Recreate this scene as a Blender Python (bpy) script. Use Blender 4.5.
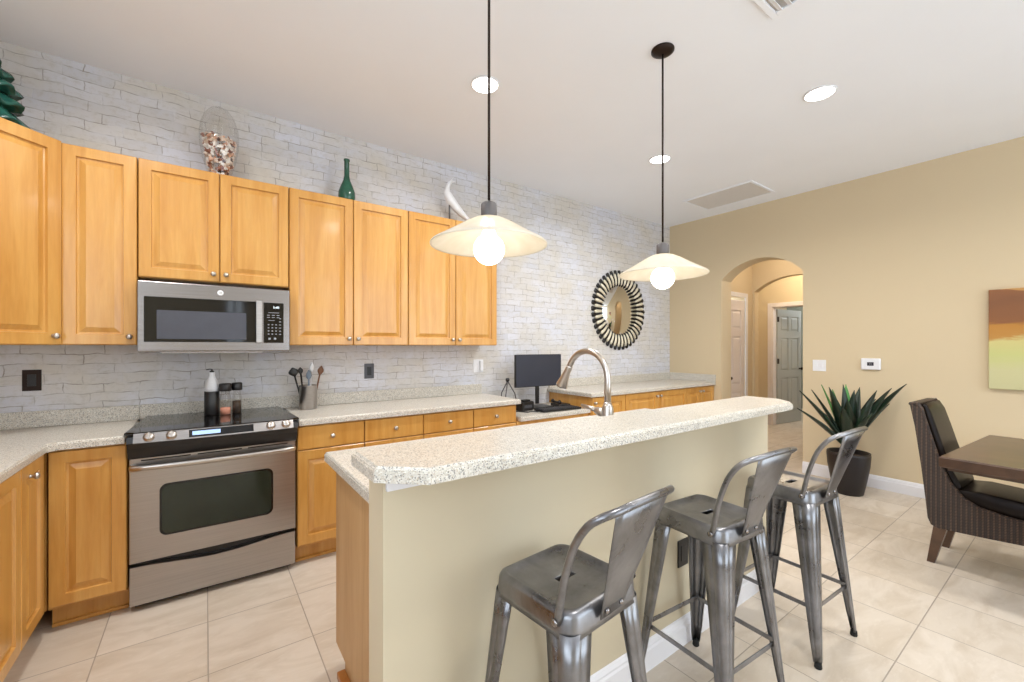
import bpy, bmesh, math, random
from mathutils import Vector, Matrix, Euler
random.seed(7)
PI = math.pi
S = bpy.context.scene
COL = S.collection
for o in list(bpy.data.objects): bpy.data.objects.remove(o)

# ------------------------------------------------------------------ camera
cam_d = bpy.data.cameras.new('camera'); cam = bpy.data.objects.new('camera', cam_d); COL.objects.link(cam)
cam.location = (0, 0, 1.37)
cam.rotation_euler = (PI/2, 0, math.radians(54.1-90))
cam_d.sensor_width = 36; cam_d.lens = 424/1024*36; cam_d.shift_y = 5/1024
cam_d.clip_start = .05; cam_d.clip_end = 60
S.camera = cam
# ------------------------------------------------------------------ view
S.view_settings.view_transform = 'Standard'; S.view_settings.look = 'None'
S.view_settings.gamma = 1; S.view_settings.use_curve_mapping = False
S.view_settings.exposure = 0.10
# ------------------------------------------------------------------ daylight through unseen windows added to light the room
W = bpy.data.worlds.new('world'); S.world = W; W.use_nodes = True
bg = W.node_tree.nodes['Background']; bg.inputs[0].default_value = (.80, .90, 1, 1); bg.inputs[1].default_value = 4.3
D, WX, HC = 3.50, 5.25, 3.03           # brick wall, far wall, ceiling
CAN_POWER, BULB = 17, 4.5

# ------------------------------------------------------------------ helpers
def srgb(r, g, b, a=1):
    f = lambda c: (c/255/12.92 if c/255 <= .04045 else ((c/255+.055)/1.055)**2.4)
    return (f(r), f(g), f(b), a)
def tag(o, label=None, cat=None, group=None, kind=None):
    if label: o['label'] = label
    if cat: o['category'] = cat
    if group: o['group'] = group
    if kind: o['kind'] = kind
    return o
def empty(name, loc=(0, 0, 0), rz=0, label=None, cat=None, group=None):
    o = bpy.data.objects.new(name, None); COL.objects.link(o)
    o.location = loc; o.rotation_euler = (0, 0, rz); o.empty_display_size = .1
    return tag(o, label, cat, group)
def copy_tree(o, parent=None):
    c = o.copy(); COL.objects.link(c)
    if parent: c.parent = parent
    for ch in list(o.children): copy_tree(ch, c)
    return c
class MB:
    def __init__(s, M=None): s.bm = bmesh.new(); s.M = M or Matrix()
    def _v(s, p): return s.bm.verts.new(s.M @ Vector(p))
    def _f(s, vs):
        try: return s.bm.faces.new(vs)
        except ValueError: return None
    def box(s, a, b, bev=0, M=None):
        (x0, y0, z0), (x1, y1, z1) = a, b
        M = M or Matrix()
        t = bmesh.new()
        vs = [t.verts.new((x, y, z)) for x in (x0, x1) for y in (y0, y1) for z in (z0, z1)]
        for f in ((0,1,3,2), (4,6,7,5), (0,4,5,1), (2,3,7,6), (0,2,6,4), (1,5,7,3)): t.faces.new([vs[i] for i in f])
        if bev: bmesh.ops.bevel(t, geom=t.edges[:], offset=bev, segments=2, profile=.5, affect='EDGES')
        s.absorb(t, M); return s
    def absorb(s, t, M=None):
        M = M or Matrix(); mp = {}
        for v in t.verts: mp[v] = s._v(M @ v.co)
        for f in t.faces:
            g = s._f([mp[v] for v in f.verts])
            if g: g.smooth = f.smooth
        t.free()
    def loft(s, rings, cap0=False, cap1=False, closed=True, smooth=True):
        R = [[s._v(p) for p in r] for r in rings]; n = len(R[0])
        for a, b in zip(R, R[1:]):
            for i in range(n if closed else n-1):
                j = (i+1) % n; f = s._f([a[i], a[j], b[j], b[i]])
                if f: f.smooth = smooth
        if cap0: s._f(R[0][::-1])
        if cap1: s._f(R[-1])
        return s
    def lathe(s, prof, c=(0, 0, 0), n=32, M=None, smooth=True):
        M = M or Matrix()
        rings = []
        for r, z in prof:
            rings.append([M @ Vector((c[0]+max(r, 1e-5)*math.cos(2*PI*i/n), c[1]+max(r, 1e-5)*math.sin(2*PI*i/n), c[2]+z)) for i in range(n)])
        s.loft(rings, prof[0][0] > 1e-4, prof[-1][0] > 1e-4, True, smooth); return s
    def tube(s, pts, r, n=10, cap=True):
        pts = [Vector(p) for p in pts]; k = len(pts)
        rr = r if isinstance(r, (list, tuple)) else [r]*k
        up = None; rings = []
        for i, p in enumerate(pts):
            t = (pts[min(i+1, k-1)]-pts[max(i-1, 0)]).normalized()
            if up is None:
                up = Vector((0, 0, 1)) if abs(t.z) < .9 else Vector((1, 0, 0))
            u = (up - t*up.dot(t)).normalized(); w = t.cross(u); up = u
            rings.append([p+(u*math.cos(2*PI*j/n)+w*math.sin(2*PI*j/n))*rr[i] for j in range(n)])
        s.loft(rings, cap, cap); return s
    def prism(s, poly, z0, z1):
        a = [s._v((x, y, z0)) for x, y in poly]; b = [s._v((x, y, z1)) for x, y in poly]
        n = len(a)
        for i in range(n): s._f([a[i], a[(i+1) % n], b[(i+1) % n], b[i]])
        s._f(a[::-1]); s._f(b); return s
    def slab(s, poly, prof):
        """poly ccw; prof list of (inset, z)"""
        rings = []
        for d, z in prof: rings.append([(x, y, z) for x, y in inset(poly, d)])
        s.loft(rings, True, True, True, False); return s
    def build(s, name, mat, parent=None, smooth=False, mods=None):
        bmesh.ops.recalc_face_normals(s.bm, faces=s.bm.faces[:])
        me = bpy.data.meshes.new(name); s.bm.to_mesh(me); s.bm.free()
        o = bpy.data.objects.new(name, me); COL.objects.link(o)
        me.materials.append(mat)
        if smooth:
            for p in me.polygons: p.use_smooth = True
        if parent: o.parent = parent
        return o
def inset(poly, d):
    n = len(poly); out = []
    for i in range(n):
        p0, p1, p2 = Vector(poly[i-1]), Vector(poly[i]), Vector(poly[(i+1) % n])
        e1 = (p1-p0).normalized(); e2 = (p2-p1).normalized()
        n1 = Vector((-e1.y, e1.x)); n2 = Vector((-e2.y, e2.x))
        b = (n1+n2); k = d/max(.2, (1+n1.dot(n2)))
        out.append((p1.x+b.x*k, p1.y+b.y*k))
    return out
def T(x=0, y=0, z=0): return Matrix.Translation((x, y, z))
def RX(a): return Matrix.Rotation(a, 4, 'X')
def RY(a): return Matrix.Rotation(a, 4, 'Y')
def RZ(a): return Matrix.Rotation(a, 4, 'Z')

# ------------------------------------------------------------------ materials
class NT:
    def __init__(s, name):
        s.m = bpy.data.materials.new(name); s.m.use_nodes = True; s.t = s.m.node_tree
        s.b = s.t.nodes['Principled BSDF']
        s.tc = None
    def n(s, typ, **kw):
        o = s.t.nodes.new(typ)
        for k, v in kw.items():
            if k.startswith('i_'):
                o.inputs[k[2:].replace('_', ' ')].default_value = v
            else: setattr(o, k, v)
        return o
    def l(s, a, b): s.t.links.new(a, b)
    def coord(s, scale=(1, 1, 1), rnd=False, rot=(0, 0, 0)):
        tc = s.n('ShaderNodeTexCoord'); mp = s.n('ShaderNodeMapping')
        mp.inputs['Scale'].default_value = scale; mp.inputs['Rotation'].default_value = rot
        if rnd:
            oi = s.n('ShaderNodeObjectInfo'); mu = s.n('ShaderNodeMath', operation='MULTIPLY'); mu.inputs[1].default_value = 37
            s.l(oi.outputs['Random'], mu.inputs[0])
            ad = s.n('ShaderNodeVectorMath', operation='ADD')
            s.l(tc.outputs['Object'], ad.inputs[0]); s.l(mu.outputs[0], ad.inputs[1]); s.l(ad.outputs[0], mp.inputs[0])
        else: s.l(tc.outputs['Object'], mp.inputs[0])
        return mp.outputs[0]
    def noise(s, vec, scale, detail=4, rough=.55, dist=0):
        o = s.n('ShaderNodeTexNoise'); o.inputs['Scale'].default_value = scale; o.inputs['Detail'].default_value = detail
        o.inputs['Roughness'].default_value = rough; o.inputs['Distortion'].default_value = dist
        if vec: s.l(vec, o.inputs['Vector'])
        return o.outputs['Fac']
    def ramp(s, fac, stops, interp='LINEAR'):
        o = s.n('ShaderNodeValToRGB'); r = o.color_ramp; r.interpolation = interp
        while len(r.elements) < len(stops): r.elements.new(.5)
        for e, (p, c) in zip(r.elements, stops): e.position = p; e.color = c if len(c) == 4 else (*c, 1)
        s.l(fac, o.inputs[0]); return o.outputs[0]
    def mix(s, fac, a, b, typ='MIX'):
        o = s.n('ShaderNodeMix', data_type='RGBA', blend_type=typ)
        for sock, v in ((o.inputs[0], fac), (o.inputs[6], a), (o.inputs[7], b)):
            if hasattr(v, 'links'): s.l(v, sock)
            else: sock.default_value = v
        return o.outputs[2]
    def bump(s, h, strength=.3, dist=.002):
        o = s.n('ShaderNodeBump'); o.inputs['Strength'].default_value = strength; o.inputs['Distance'].default_value = dist
        s.l(h, o.inputs['Height']); s.l(o.outputs[0], s.b.inputs['Normal'])
    def set(s, **kw):
        for k, v in kw.items(): s.b.inputs[k.replace('_', ' ')].default_value = v
        return s
def plain(name, c, rough=.5, metal=0, var=.06, scale=8, spec=.5):
    m = NT(name); v = m.coord(rnd=True); f = m.noise(v, scale)
    a = tuple(min(1, x*(1-var)) for x in c[:3]) + (1,); b = tuple(min(1, x*(1+var)) for x in c[:3]) + (1,)
    m.l(m.ramp(f, [(.3, a), (.7, b)]), m.b.inputs['Base Color'])
    m.set(Roughness=rough, Metallic=metal); m.b.inputs['Specular IOR Level'].default_value = spec
    return m.m
def wood(name, c1, c2, c3, rough=.3, stretch=.09, scale=14, coat=.25):
    m = NT(name)
    v = m.coord(scale=(1, 1, stretch), rnd=True)
    f = m.noise(v, scale, 5, .6, .6); g = m.noise(v, scale*6, 3, .6)
    big = m.noise(m.coord(scale=(1, 1, .35), rnd=True), 4, 2)
    c = m.ramp(f, [(.28, c1), (.5, c2), (.72, c3)])
    c = m.mix(m.ramp(big, [(.35, (0, 0, 0)), (.7, (.35, .35, .35))]), c, c1)
    gg = m.ramp(g, [(.3, (.93, .92, .90)), (.7, (1, 1, 1))])
    c = m.mix(1.0, c, gg, 'MULTIPLY')
    m.l(c, m.b.inputs['Base Color']); m.set(Roughness=rough)
    m.b.inputs['Coat Weight'].default_value = coat; m.b.inputs['Coat Roughness'].default_value = .12
    return m.m
M = {}
M['maple'] = wood('maple_wood', srgb(192, 134, 60), srgb(208, 154, 79), srgb(217, 168, 95), .28)
M['maple_pale'] = wood('pale_maple_panel', srgb(176, 138, 92), srgb(190, 152, 106), srgb(196, 160, 116), .5, coat=0)
M['maple_edge'] = wood('brown_wood_trim', srgb(150, 92, 38), srgb(168, 106, 48), srgb(180, 118, 58), .4)
M['walnut'] = wood('brown_table_wood', srgb(62, 42, 30), srgb(80, 56, 40), srgb(94, 68, 50), .34, stretch=1, scale=5, coat=.3)
M['ceiling'] = plain('ceiling_paint', srgb(240, 243, 249), .9, var=.01, scale=2, spec=.1)
M['beige'] = plain('beige_wall_paint', srgb(208, 190, 158), .85, var=.015, scale=1.2, spec=.15)
M['cream'] = plain('cream_island_paint', srgb(199, 186, 160), .8, var=.02, scale=1.5, spec=.15)
M['white'] = plain('white_trim_paint', srgb(226, 224, 226), .45, var=.01)
M['door_white'] = plain('white_door_paint', srgb(224, 216, 214), .5, var=.01)
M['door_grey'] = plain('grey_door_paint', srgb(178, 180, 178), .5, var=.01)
M['plastic_white'] = plain('white_plastic', srgb(228, 228, 230), .35, var=.01)
M['black'] = plain('black_plastic', srgb(22, 20, 20), .35, var=.1)
M['black_gloss'] = plain('black_glass', srgb(10, 10, 12), .06, var=.1)
M['bronze'] = plain('dark_bronze', srgb(42, 30, 24), .4, .7)
M['fitting'] = plain('grey_lamp_fitting', srgb(96, 92, 92), .5, .5)
M['chrome'] = plain('brushed_nickel', srgb(196, 190, 184), .28, 1, var=.03)
M['leather'] = plain('black_leather', srgb(26, 19, 16), .34, var=.2, scale=30, spec=.16)
M['soil'] = plain('potting_soil', srgb(64, 48, 36), .9, var=.4, scale=60)
M['rubber'] = plain('black_rubber', srgb(18, 18, 18), .8)
M['screen'] = plain('dark_screen', srgb(42, 45, 58), .35, var=.03)
M['window_glass'] = plain('tinted_oven_glass', srgb(34, 42, 32), .08, var=.25, scale=3)
M['micro_glass'] = plain('grey_microwave_window', srgb(72, 74, 84), .22, var=.06)
# brushed steel
def steel(name, c, r=.28, axis='X', an=.5):
    m = NT(name); sc = {'X': (.6, 30, 60), 'Z': (60, 30, .6)}[axis]
    v = m.coord(scale=sc, rnd=True); f = m.noise(v, 4, 3)
    m.l(m.ramp(f, [(.3, tuple(x*.90 for x in c[:3])), (.7, tuple(min(1, x*1.06) for x in c[:3]))]), m.b.inputs['Base Color'])
    m.set(Metallic=1, Roughness=r); m.b.inputs['Anisotropic'].default_value = an
    return m.m
M['steel'] = steel('brushed_stainless', srgb(178, 174, 172), .3)
M['steel_dark'] = steel('grey_stainless', srgb(146, 141, 139), .26)
def gunmetal():
    m = NT('worn_gunmetal_steel'); v = m.coord(rnd=True)
    f = m.noise(v, 7, 5, .6, .4); sp = m.noise(v, 45, 3, .7)
    c = m.ramp(f, [(.3, srgb(104, 103, 105)), (.55, srgb(136, 136, 139)), (.75, srgb(158, 157, 159))])
    c = m.mix(m.ramp(sp, [(.68, (0, 0, 0)), (.78, (.55, .55, .55))]), c, srgb(110, 84, 62))
    m.l(c, m.b.inputs['Base Color']); m.l(m.ramp(f, [(.3, (.24,)*3), (.7, (.4,)*3)]), m.b.inputs['Roughness'])
    m.set(Metallic=.92); return m.m
M['gun'] = gunmetal()
def granite():
    m = NT('speckled_beige_quartz'); v = m.coord()
    vo = m.n('ShaderNodeTexVoronoi'); vo.inputs['Scale'].default_value = 230; m.l(v, vo.inputs['Vector'])
    sep = m.n('ShaderNodeSeparateColor'); m.l(vo.outputs['Color'], sep.inputs[0])
    base = m.ramp(sep.outputs[0], [(0, srgb(192, 186, 174)), (.35, srgb(204, 198, 187)), (.8, srgb(213, 208, 198)), (1, srgb(224, 221, 213))])
    vo2 = m.n('ShaderNodeTexVoronoi'); vo2.inputs['Scale'].default_value = 330; m.l(v, vo2.inputs['Vector'])
    s2 = m.n('ShaderNodeSeparateColor'); m.l(vo2.outputs['Color'], s2.inputs[0])
    dark = m.ramp(s2.outputs[1], [(.87, (0, 0, 0)), (.89, (.85, .85, .85))])
    brn = m.ramp(s2.outputs[2], [(.83, (0, 0, 0)), (.89, (.6, .6, .6))])
    c = m.mix(brn, base, srgb(176, 156, 128)); c = m.mix(dark, c, srgb(120, 118, 114))
    m.l(c, m.b.inputs['Base Color']); m.set(Roughness=.28); return m.m
M['granite'] = granite()
def brick():
    m = NT('whitewashed_brick_paper')
    tc = m.n('ShaderNodeTexCoord'); sp = m.n('ShaderNodeSeparateXYZ'); m.l(tc.outputs['Object'], sp.inputs[0])
    cb = m.n('ShaderNodeCombineXYZ'); m.l(sp.outputs[0], cb.inputs[0]); m.l(sp.outputs[2], cb.inputs[1])
    nz = m.n('ShaderNodeTexNoise'); nz.inputs['Scale'].default_value = 7; nz.inputs['Detail'].default_value = 5; m.l(cb.outputs[0], nz.inputs['Vector'])
    sub = m.n('ShaderNodeVectorMath', operation='SUBTRACT'); m.l(nz.outputs['Color'], sub.inputs[0]); sub.inputs[1].default_value = (.5, .5, .5)
    sc = m.n('ShaderNodeVectorMath', operation='SCALE'); m.l(sub.outputs[0], sc.inputs[0]); sc.inputs['Scale'].default_value = .045
    ad = m.n('ShaderNodeVectorMath', operation='ADD'); m.l(cb.outputs[0], ad.inputs[0]); m.l(sc.outputs[0], ad.inputs[1])
    br = m.n('ShaderNodeTexBrick'); m.l(ad.outputs[0], br.inputs['Vector'])
    br.inputs['Scale'].default_value = 1; br.inputs['Brick Width'].default_value = .165; br.inputs['Row Height'].default_value = .0575
    br.inputs['Mortar Size'].default_value = .0038; br.inputs['Mortar Smooth'].default_value = .9; br.offset = .5; br.squash = 1.35; br.squash_frequency = 3
    br.inputs['Color1'].default_value = (0, 0, 0, 1); br.inputs['Color2'].default_value = (1, 1, 1, 1)
    tone = m.ramp(br.outputs['Color'], [(0, srgb(202, 203, 210)), (.5, srgb(213, 214, 222)), (1, srgb(207, 206, 207))])
    n1 = m.noise(ad.outputs[0], 2.2, 4); n2 = m.noise(ad.outputs[0], 30, 5, .7)
    c = m.mix(m.ramp(n1, [(.38, (0, 0, 0)), (.64, (.7, .7, .7))]), tone, srgb(206, 198, 183))
    c = m.mix(m.ramp(n2, [(.5, (0, 0, 0)), (.75, (.6, .6, .6))]), c, srgb(184, 178, 168))
    vis = m.ramp(m.noise(ad.outputs[0], 11, 4), [(.40, (.04,)*3), (.60, (.95,)*3)])
    mo = m.n('ShaderNodeMath', operation='MULTIPLY'); m.l(br.outputs['Fac'], mo.inputs[0]); m.l(vis, mo.inputs[1])
    sv = m.n('ShaderNodeMapping'); m.l(ad.outputs[0], sv.inputs[0]); sv.inputs['Scale'].default_value = (1, 5, 1)
    c = m.mix(m.ramp(m.noise(sv.outputs[0], 9, 6, .75), [(.56, (0, 0, 0)), (.70, (.55, .55, .55))]), c, srgb(176, 170, 160))
    c = m.mix(mo.outputs[0], c, srgb(146, 139, 130))
    m.l(c, m.b.inputs['Base Color']); m.set(Roughness=.8); m.b.inputs['Specular IOR Level'].default_value = .2
    inv = m.n('ShaderNodeMath', operation='MULTIPLY_ADD'); m.l(mo.outputs[0], inv.inputs[0]); inv.inputs[1].default_value = -1; m.l(n2, inv.inputs[2])
    m.bump(inv.outputs[0], .25, .002); return m.m
M['brick'] = brick()
def tiles():
    m = NT('beige_floor_tile')
    tc = m.n('ShaderNodeTexCoord'); mp = m.n('ShaderNodeMapping'); m.l(tc.outputs['Object'], mp.inputs[0])
    mp.inputs['Location'].default_value = (-.011+.403*10, -2.59+.415*20, 0)
    br = m.n('ShaderNodeTexBrick'); m.l(mp.outputs[0], br.inputs['Vector']); br.offset = 0; br.offset_frequency = 1; br.squash = 1
    br.inputs['Scale'].default_value = 1; br.inputs['Brick Width'].default_value = .403; br.inputs['Row Height'].default_value = .415
    br.inputs['Mortar Size'].default_value = .0026; br.inputs['Mortar Smooth'].default_value = .1
    br.inputs['Color1'].default_value = (0, 0, 0, 1); br.inputs['Color2'].default_value = (1, 1, 1, 1)
    tone = m.ramp(br.outputs['Color'], [(0, srgb(203, 190, 174)), (.5, srgb(209, 197, 182)), (1, srgb(199, 186, 169))])
    v2 = m.n('ShaderNodeMapping'); m.l(tc.outputs['Object'], v2.inputs[0]); v2.inputs['Scale'].default_value = (1, 2.6, 1); v2.inputs['Rotation'].default_value = (0, 0, .35)
    ofs = m.n('ShaderNodeVectorMath', operation='ADD'); m.l(v2.outputs[0], ofs.inputs[0])
    sc = m.n('ShaderNodeVectorMath', operation='SCALE'); m.l(br.outputs['Color'], sc.inputs[0]); sc.inputs['Scale'].default_value = 9; m.l(sc.outputs[0], ofs.inputs[1])
    n1 = m.noise(ofs.outputs[0], 3.2, 5, .6, .7); n2 = m.noise(ofs.outputs[0], 14, 4, .7)
    c = m.mix(m.ramp(n1, [(.40, (0, 0, 0)), (.68, (.75, .75, .75))]), tone, srgb(184, 168, 148))
    c = m.mix(m.ramp(n2, [(.55, (0, 0, 0)), (.75, (.4, .4, .4))]), c, srgb(218, 208, 195))
    c = m.mix(br.outputs['Fac'], c, srgb(158, 146, 132))
    m.l(c, m.b.inputs['Base Color']); m.set(Roughness=.42); m.b.inputs['Specular IOR Level'].default_value = .35
    iv = m.n('ShaderNodeMath', operation='SUBTRACT'); iv.inputs[0].default_value = 1; m.l(br.outputs['Fac'], iv.inputs[1])
    m.bump(iv.outputs[0], .4, .0015); return m.m
M['tile'] = tiles()
def emit(name, c, s):
    m = NT(name); m.set(Base_Color=c, Roughness=.5); m.b.inputs['Emission Color'].default_value = c; m.b.inputs['Emission Strength'].default_value = s
    return m.m
M['bulb'] = emit('glowing_bulb', (1, .93, .80, 1), BULB)
M['can_light'] = emit('recessed_lens', (1, .96, .90, 1), 7)
M['led'] = emit('lit_display_digits', (.85, .95, 1, 1), 1.6)
def shade_glass():
    m = NT('frosted_lamp_glass'); t = m.t
    out = t.nodes['Material Output']
    tr = m.n('ShaderNodeBsdfTranslucent'); tr.inputs[0].default_value = (.97, .91, .80, 1)
    df = m.n('ShaderNodeBsdfPrincipled'); df.inputs['Roughness'].default_value = .15; df.inputs['Base Color'].default_value = (.90, .87, .80, 1)
    v = m.coord(); c = m.ramp(m.noise(v, 9, 3, .5, 1.5), [(.3, (.80, .74, .62)), (.7, (.90, .85, .75))]); m.l(c, tr.inputs[0])
    mx = m.n('ShaderNodeMixShader'); mx.inputs[0].default_value = .42; m.l(df.outputs[0], mx.inputs[2]); m.l(tr.outputs[0], mx.inputs[1])
    m.l(mx.outputs[0], out.inputs['Surface']); t.nodes.remove(m.b); return m.m
M['shade'] = shade_glass()
def glass(name, c, rough=0.0, ior=1.45):
    m = NT(name); m.set(Base_Color=c, Roughness=rough, IOR=ior); m.b.inputs['Transmission Weight'].default_value = 1; return m.m
def thin_glass(name, c, fac=.14):
    m = NT(name); t = m.t; out = t.nodes['Material Output']
    tr = m.n('ShaderNodeBsdfTransparent'); tr.inputs[0].default_value = c
    gl = m.n('ShaderNodeBsdfGlossy'); gl.inputs['Roughness'].default_value = .03
    lw = m.n('ShaderNodeLayerWeight'); lw.inputs[0].default_value = .35
    ma = m.n('ShaderNodeMath', operation='MULTIPLY_ADD'); m.l(lw.outputs['Facing'], ma.inputs[0]); ma.inputs[1].default_value = .36; ma.inputs[2].default_value = fac*.3
    mx = m.n('ShaderNodeMixShader'); m.l(ma.outputs[0], mx.inputs[0]); m.l(tr.outputs[0], mx.inputs[1]); m.l(gl.outputs[0], mx.inputs[2])
    m.l(mx.outputs[0], out.inputs['Surface']); t.nodes.remove(m.b); return m.m
M['clear'] = thin_glass('clear_glass', (.955, .95, .94, 1), .09)
M['green_glass'] = plain('dark_green_glass', srgb(38, 84, 66), .06, var=.3, scale=12)
M['mirror'] = plain('mirror_silver', srgb(225, 222, 215), .02, 1, var=0)
M['tree'] = plain('green_glazed_ceramic', srgb(36, 84, 74), .2, var=.45, scale=30)
def shells():
    m = NT('mixed_shell_colours'); v = m.coord()
    vo = m.n('ShaderNodeTexVoronoi'); vo.inputs['Scale'].default_value = 38; m.l(v, vo.inputs['Vector'])
    sep = m.n('ShaderNodeSeparateColor'); m.l(vo.outputs['Color'], sep.inputs[0])
    m.l(m.ramp(sep.outputs[0], [(0, srgb(150, 96, 74)), (.15, srgb(222, 200, 182)), (.4, srgb(240, 234, 228)), (.78, srgb(206, 158, 130)), (.95, srgb(96, 72, 64))], 'CONSTANT'), m.b.inputs['Base Color'])
    m.set(Roughness=.4); return m.m
M['shell'] = shells()
def leaf():
    m = NT('agave_leaf'); v = m.coord(scale=(1, 1, .4), rnd=True)
    m.l(m.ramp(m.noise(v, 9, 3), [(.3, srgb(16, 30, 22)), (.6, srgb(26, 46, 30)), (.9, srgb(46, 84, 40))]), m.b.inputs['Base Color'])
    m.set(Roughness=.38); return m.m
M['leaf'] = leaf()
M['leaf_bright'] = plain('young_agave_leaf', srgb(74, 136, 60), .4, var=.3, scale=14)
M['pot'] = plain('dark_brown_pot', srgb(24, 17, 18), .45, var=.1)
def wicker():
    m = NT('dark_brown_wicker'); tc = m.n('ShaderNodeTexCoord'); sp = m.n('ShaderNodeSeparateXYZ'); m.l(tc.outputs['Object'], sp.inputs[0])
    ad = m.n('ShaderNodeMath', operation='ADD'); m.l(sp.outputs[0], ad.inputs[0]); m.l(sp.outputs[1], ad.inputs[1])
    def wave(src, k):
        a = m.n('ShaderNodeMath', operation='MULTIPLY'); m.l(src, a.inputs[0]); a.inputs[1].default_value = k
        b = m.n('ShaderNodeMath', operation='SINE'); m.l(a.outputs[0], b.inputs[0]); return b.outputs[0]
    w1 = wave(ad.outputs[0], 2*PI/.022); w2 = wave(sp.outputs[2], 2*PI/.009)
    mu = m.n('ShaderNodeMath', operation='MULTIPLY'); m.l(w1, mu.inputs[0]); m.l(w2, mu.inputs[1])
    mx = m.n('ShaderNodeMath', operation='MULTIPLY_ADD'); m.l(w1, mx.inputs[0]); mx.inputs[1].default_value = .6; m.l(mu.outputs[0], mx.inputs[2])
    n = m.noise(m.coord(), 60, 3)
    c = m.ramp(mx.outputs[0], [(0, srgb(34, 22, 15)), (.5, srgb(64, 44, 31)), (1, srgb(104, 77, 55))])
    c = m.mix(m.ramp(n, [(.4, (0, 0, 0)), (.7, (.5, .5, .5))]), c, srgb(52, 34, 24))
    m.l(c, m.b.inputs['Base Color']); m.set(Roughness=.5); m.bump(mx.outputs[0], .6, .004); return m.m
M['wicker'] = wicker()
def painting():
    m = NT('abstract_sunset_canvas'); tc = m.n('ShaderNodeTexCoord'); sp = m.n('ShaderNodeSeparateXYZ'); m.l(tc.outputs['Object'], sp.inputs[0])
    v = m.coord(scale=(1, 2, 5)); n = m.noise(v, 2.0, 5, .6, .6)
    a = m.n('ShaderNodeMath', operation='MULTIPLY_ADD'); m.l(n, a.inputs[0]); a.inputs[1].default_value = .20; m.l(sp.outputs[2], a.inputs[2])
    s = m.n('ShaderNodeMath', operation='DIVIDE'); m.l(a.outputs[0], s.inputs[0]); s.inputs[1].default_value = 1.0
    # local z runs 0 .. 0.81
    c = m.ramp(s.outputs[0], [(0, srgb(186, 181, 138)), (.25, srgb(194, 188, 140)), (.38, srgb(190, 190, 122)), (.50, srgb(200, 188, 122)), (.525, srgb(180, 128, 56)), (.61, srgb(178, 122, 44)), (.635, srgb(134, 84, 44)), (.80, srgb(124, 78, 44)), (.885, srgb(134, 84, 46)), (.905, srgb(186, 138, 74))])
    m.l(c, m.b.inputs['Base Color']); m.set(Roughness=.6); return m.m
M['canvas'] = painting()
M['champagne'] = plain('champagne_leaf', srgb(222, 214, 192), .4, .2, var=.1)
M['pad'] = plain('keypad_marks', srgb(150, 152, 158), .5)
M['grille'] = plain('grille_grey', srgb(224, 220, 216), .7, var=.03)
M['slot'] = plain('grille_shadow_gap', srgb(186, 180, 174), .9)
M['wood_spoon'] = plain('spoon_wood', srgb(112, 74, 48), .5)
M['salt'] = plain('pink_salt', srgb(206, 140, 116), .7, var=.2, scale=50)
M['blue'] = plain('blue_grey_silicone', srgb(104, 116, 130), .4)

# ------------------------------------------------------------------ setting
def struct(name, mb, mat, **kw):
    o = mb.build(name, mat, **kw); o['kind'] = 'structure'; return o
YB = -3.4                                     # where the modelled room ends behind the viewer (daylight enters by added windows)
XL = -1.24
struct('floor', MB().box((XL-.1, YB, -.1), (11.5, 5.0, 0)), M['tile'])
struct('ceiling', MB().box((XL-.1, YB, HC), (WX+.12, D+.1, HC+.1)), M['ceiling'])
struct('wall_back', MB().box((XL-.1, D, 0), (WX+.24, D+.1, HC)), M['brick'])

def arch_pts(y0, y1, zs, za, n=20):
    """circular segment from (y0,zs) to (y1,zs) with apex za"""
    w = (y1-y0)/2; h = za-zs; R = (w*w+h*h)/(2*h); zc = za-R; yc = (y0+y1)/2
    a0 = math.atan2(zs-zc, y0-yc); a1 = math.atan2(zs-zc, y1-yc)
    return [(yc+R*math.cos(a0+(a1-a0)*i/n), zc+R*math.sin(a0+(a1-a0)*i/n)) for i in range(n+1)]
def arch_wall(name, x0, x1, ya, yb, zt, oy0, oy1, zs, za, mat):
    """wall at x0..x1 spanning ya..yb with an arched opening oy0..oy1"""
    mb = MB()
    mb.box((x0, ya, 0), (x1, oy0, zt)); mb.box((x0, oy1, 0), (x1, yb, zt))
    A = arch_pts(oy0, oy1, zs, za)
    for (p, q) in zip(A, A[1:]):
        vs = []
        for x in (x0, x1):
            vs.append([mb._v((x, p[0], p[1])), mb._v((x, q[0], q[1])), mb._v((x, q[0], zt)), mb._v((x, p[0], zt))])
        a, b = vs
        mb._f(a); mb._f(b[::-1]); mb._f([a[0], b[0], b[1], a[1]]); mb._f([a[3], a[2], b[2], b[3]])
    bmesh.ops.remove_doubles(mb.bm, verts=mb.bm.verts[:], dist=1e-5)
    return struct(name, mb, mat)
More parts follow.
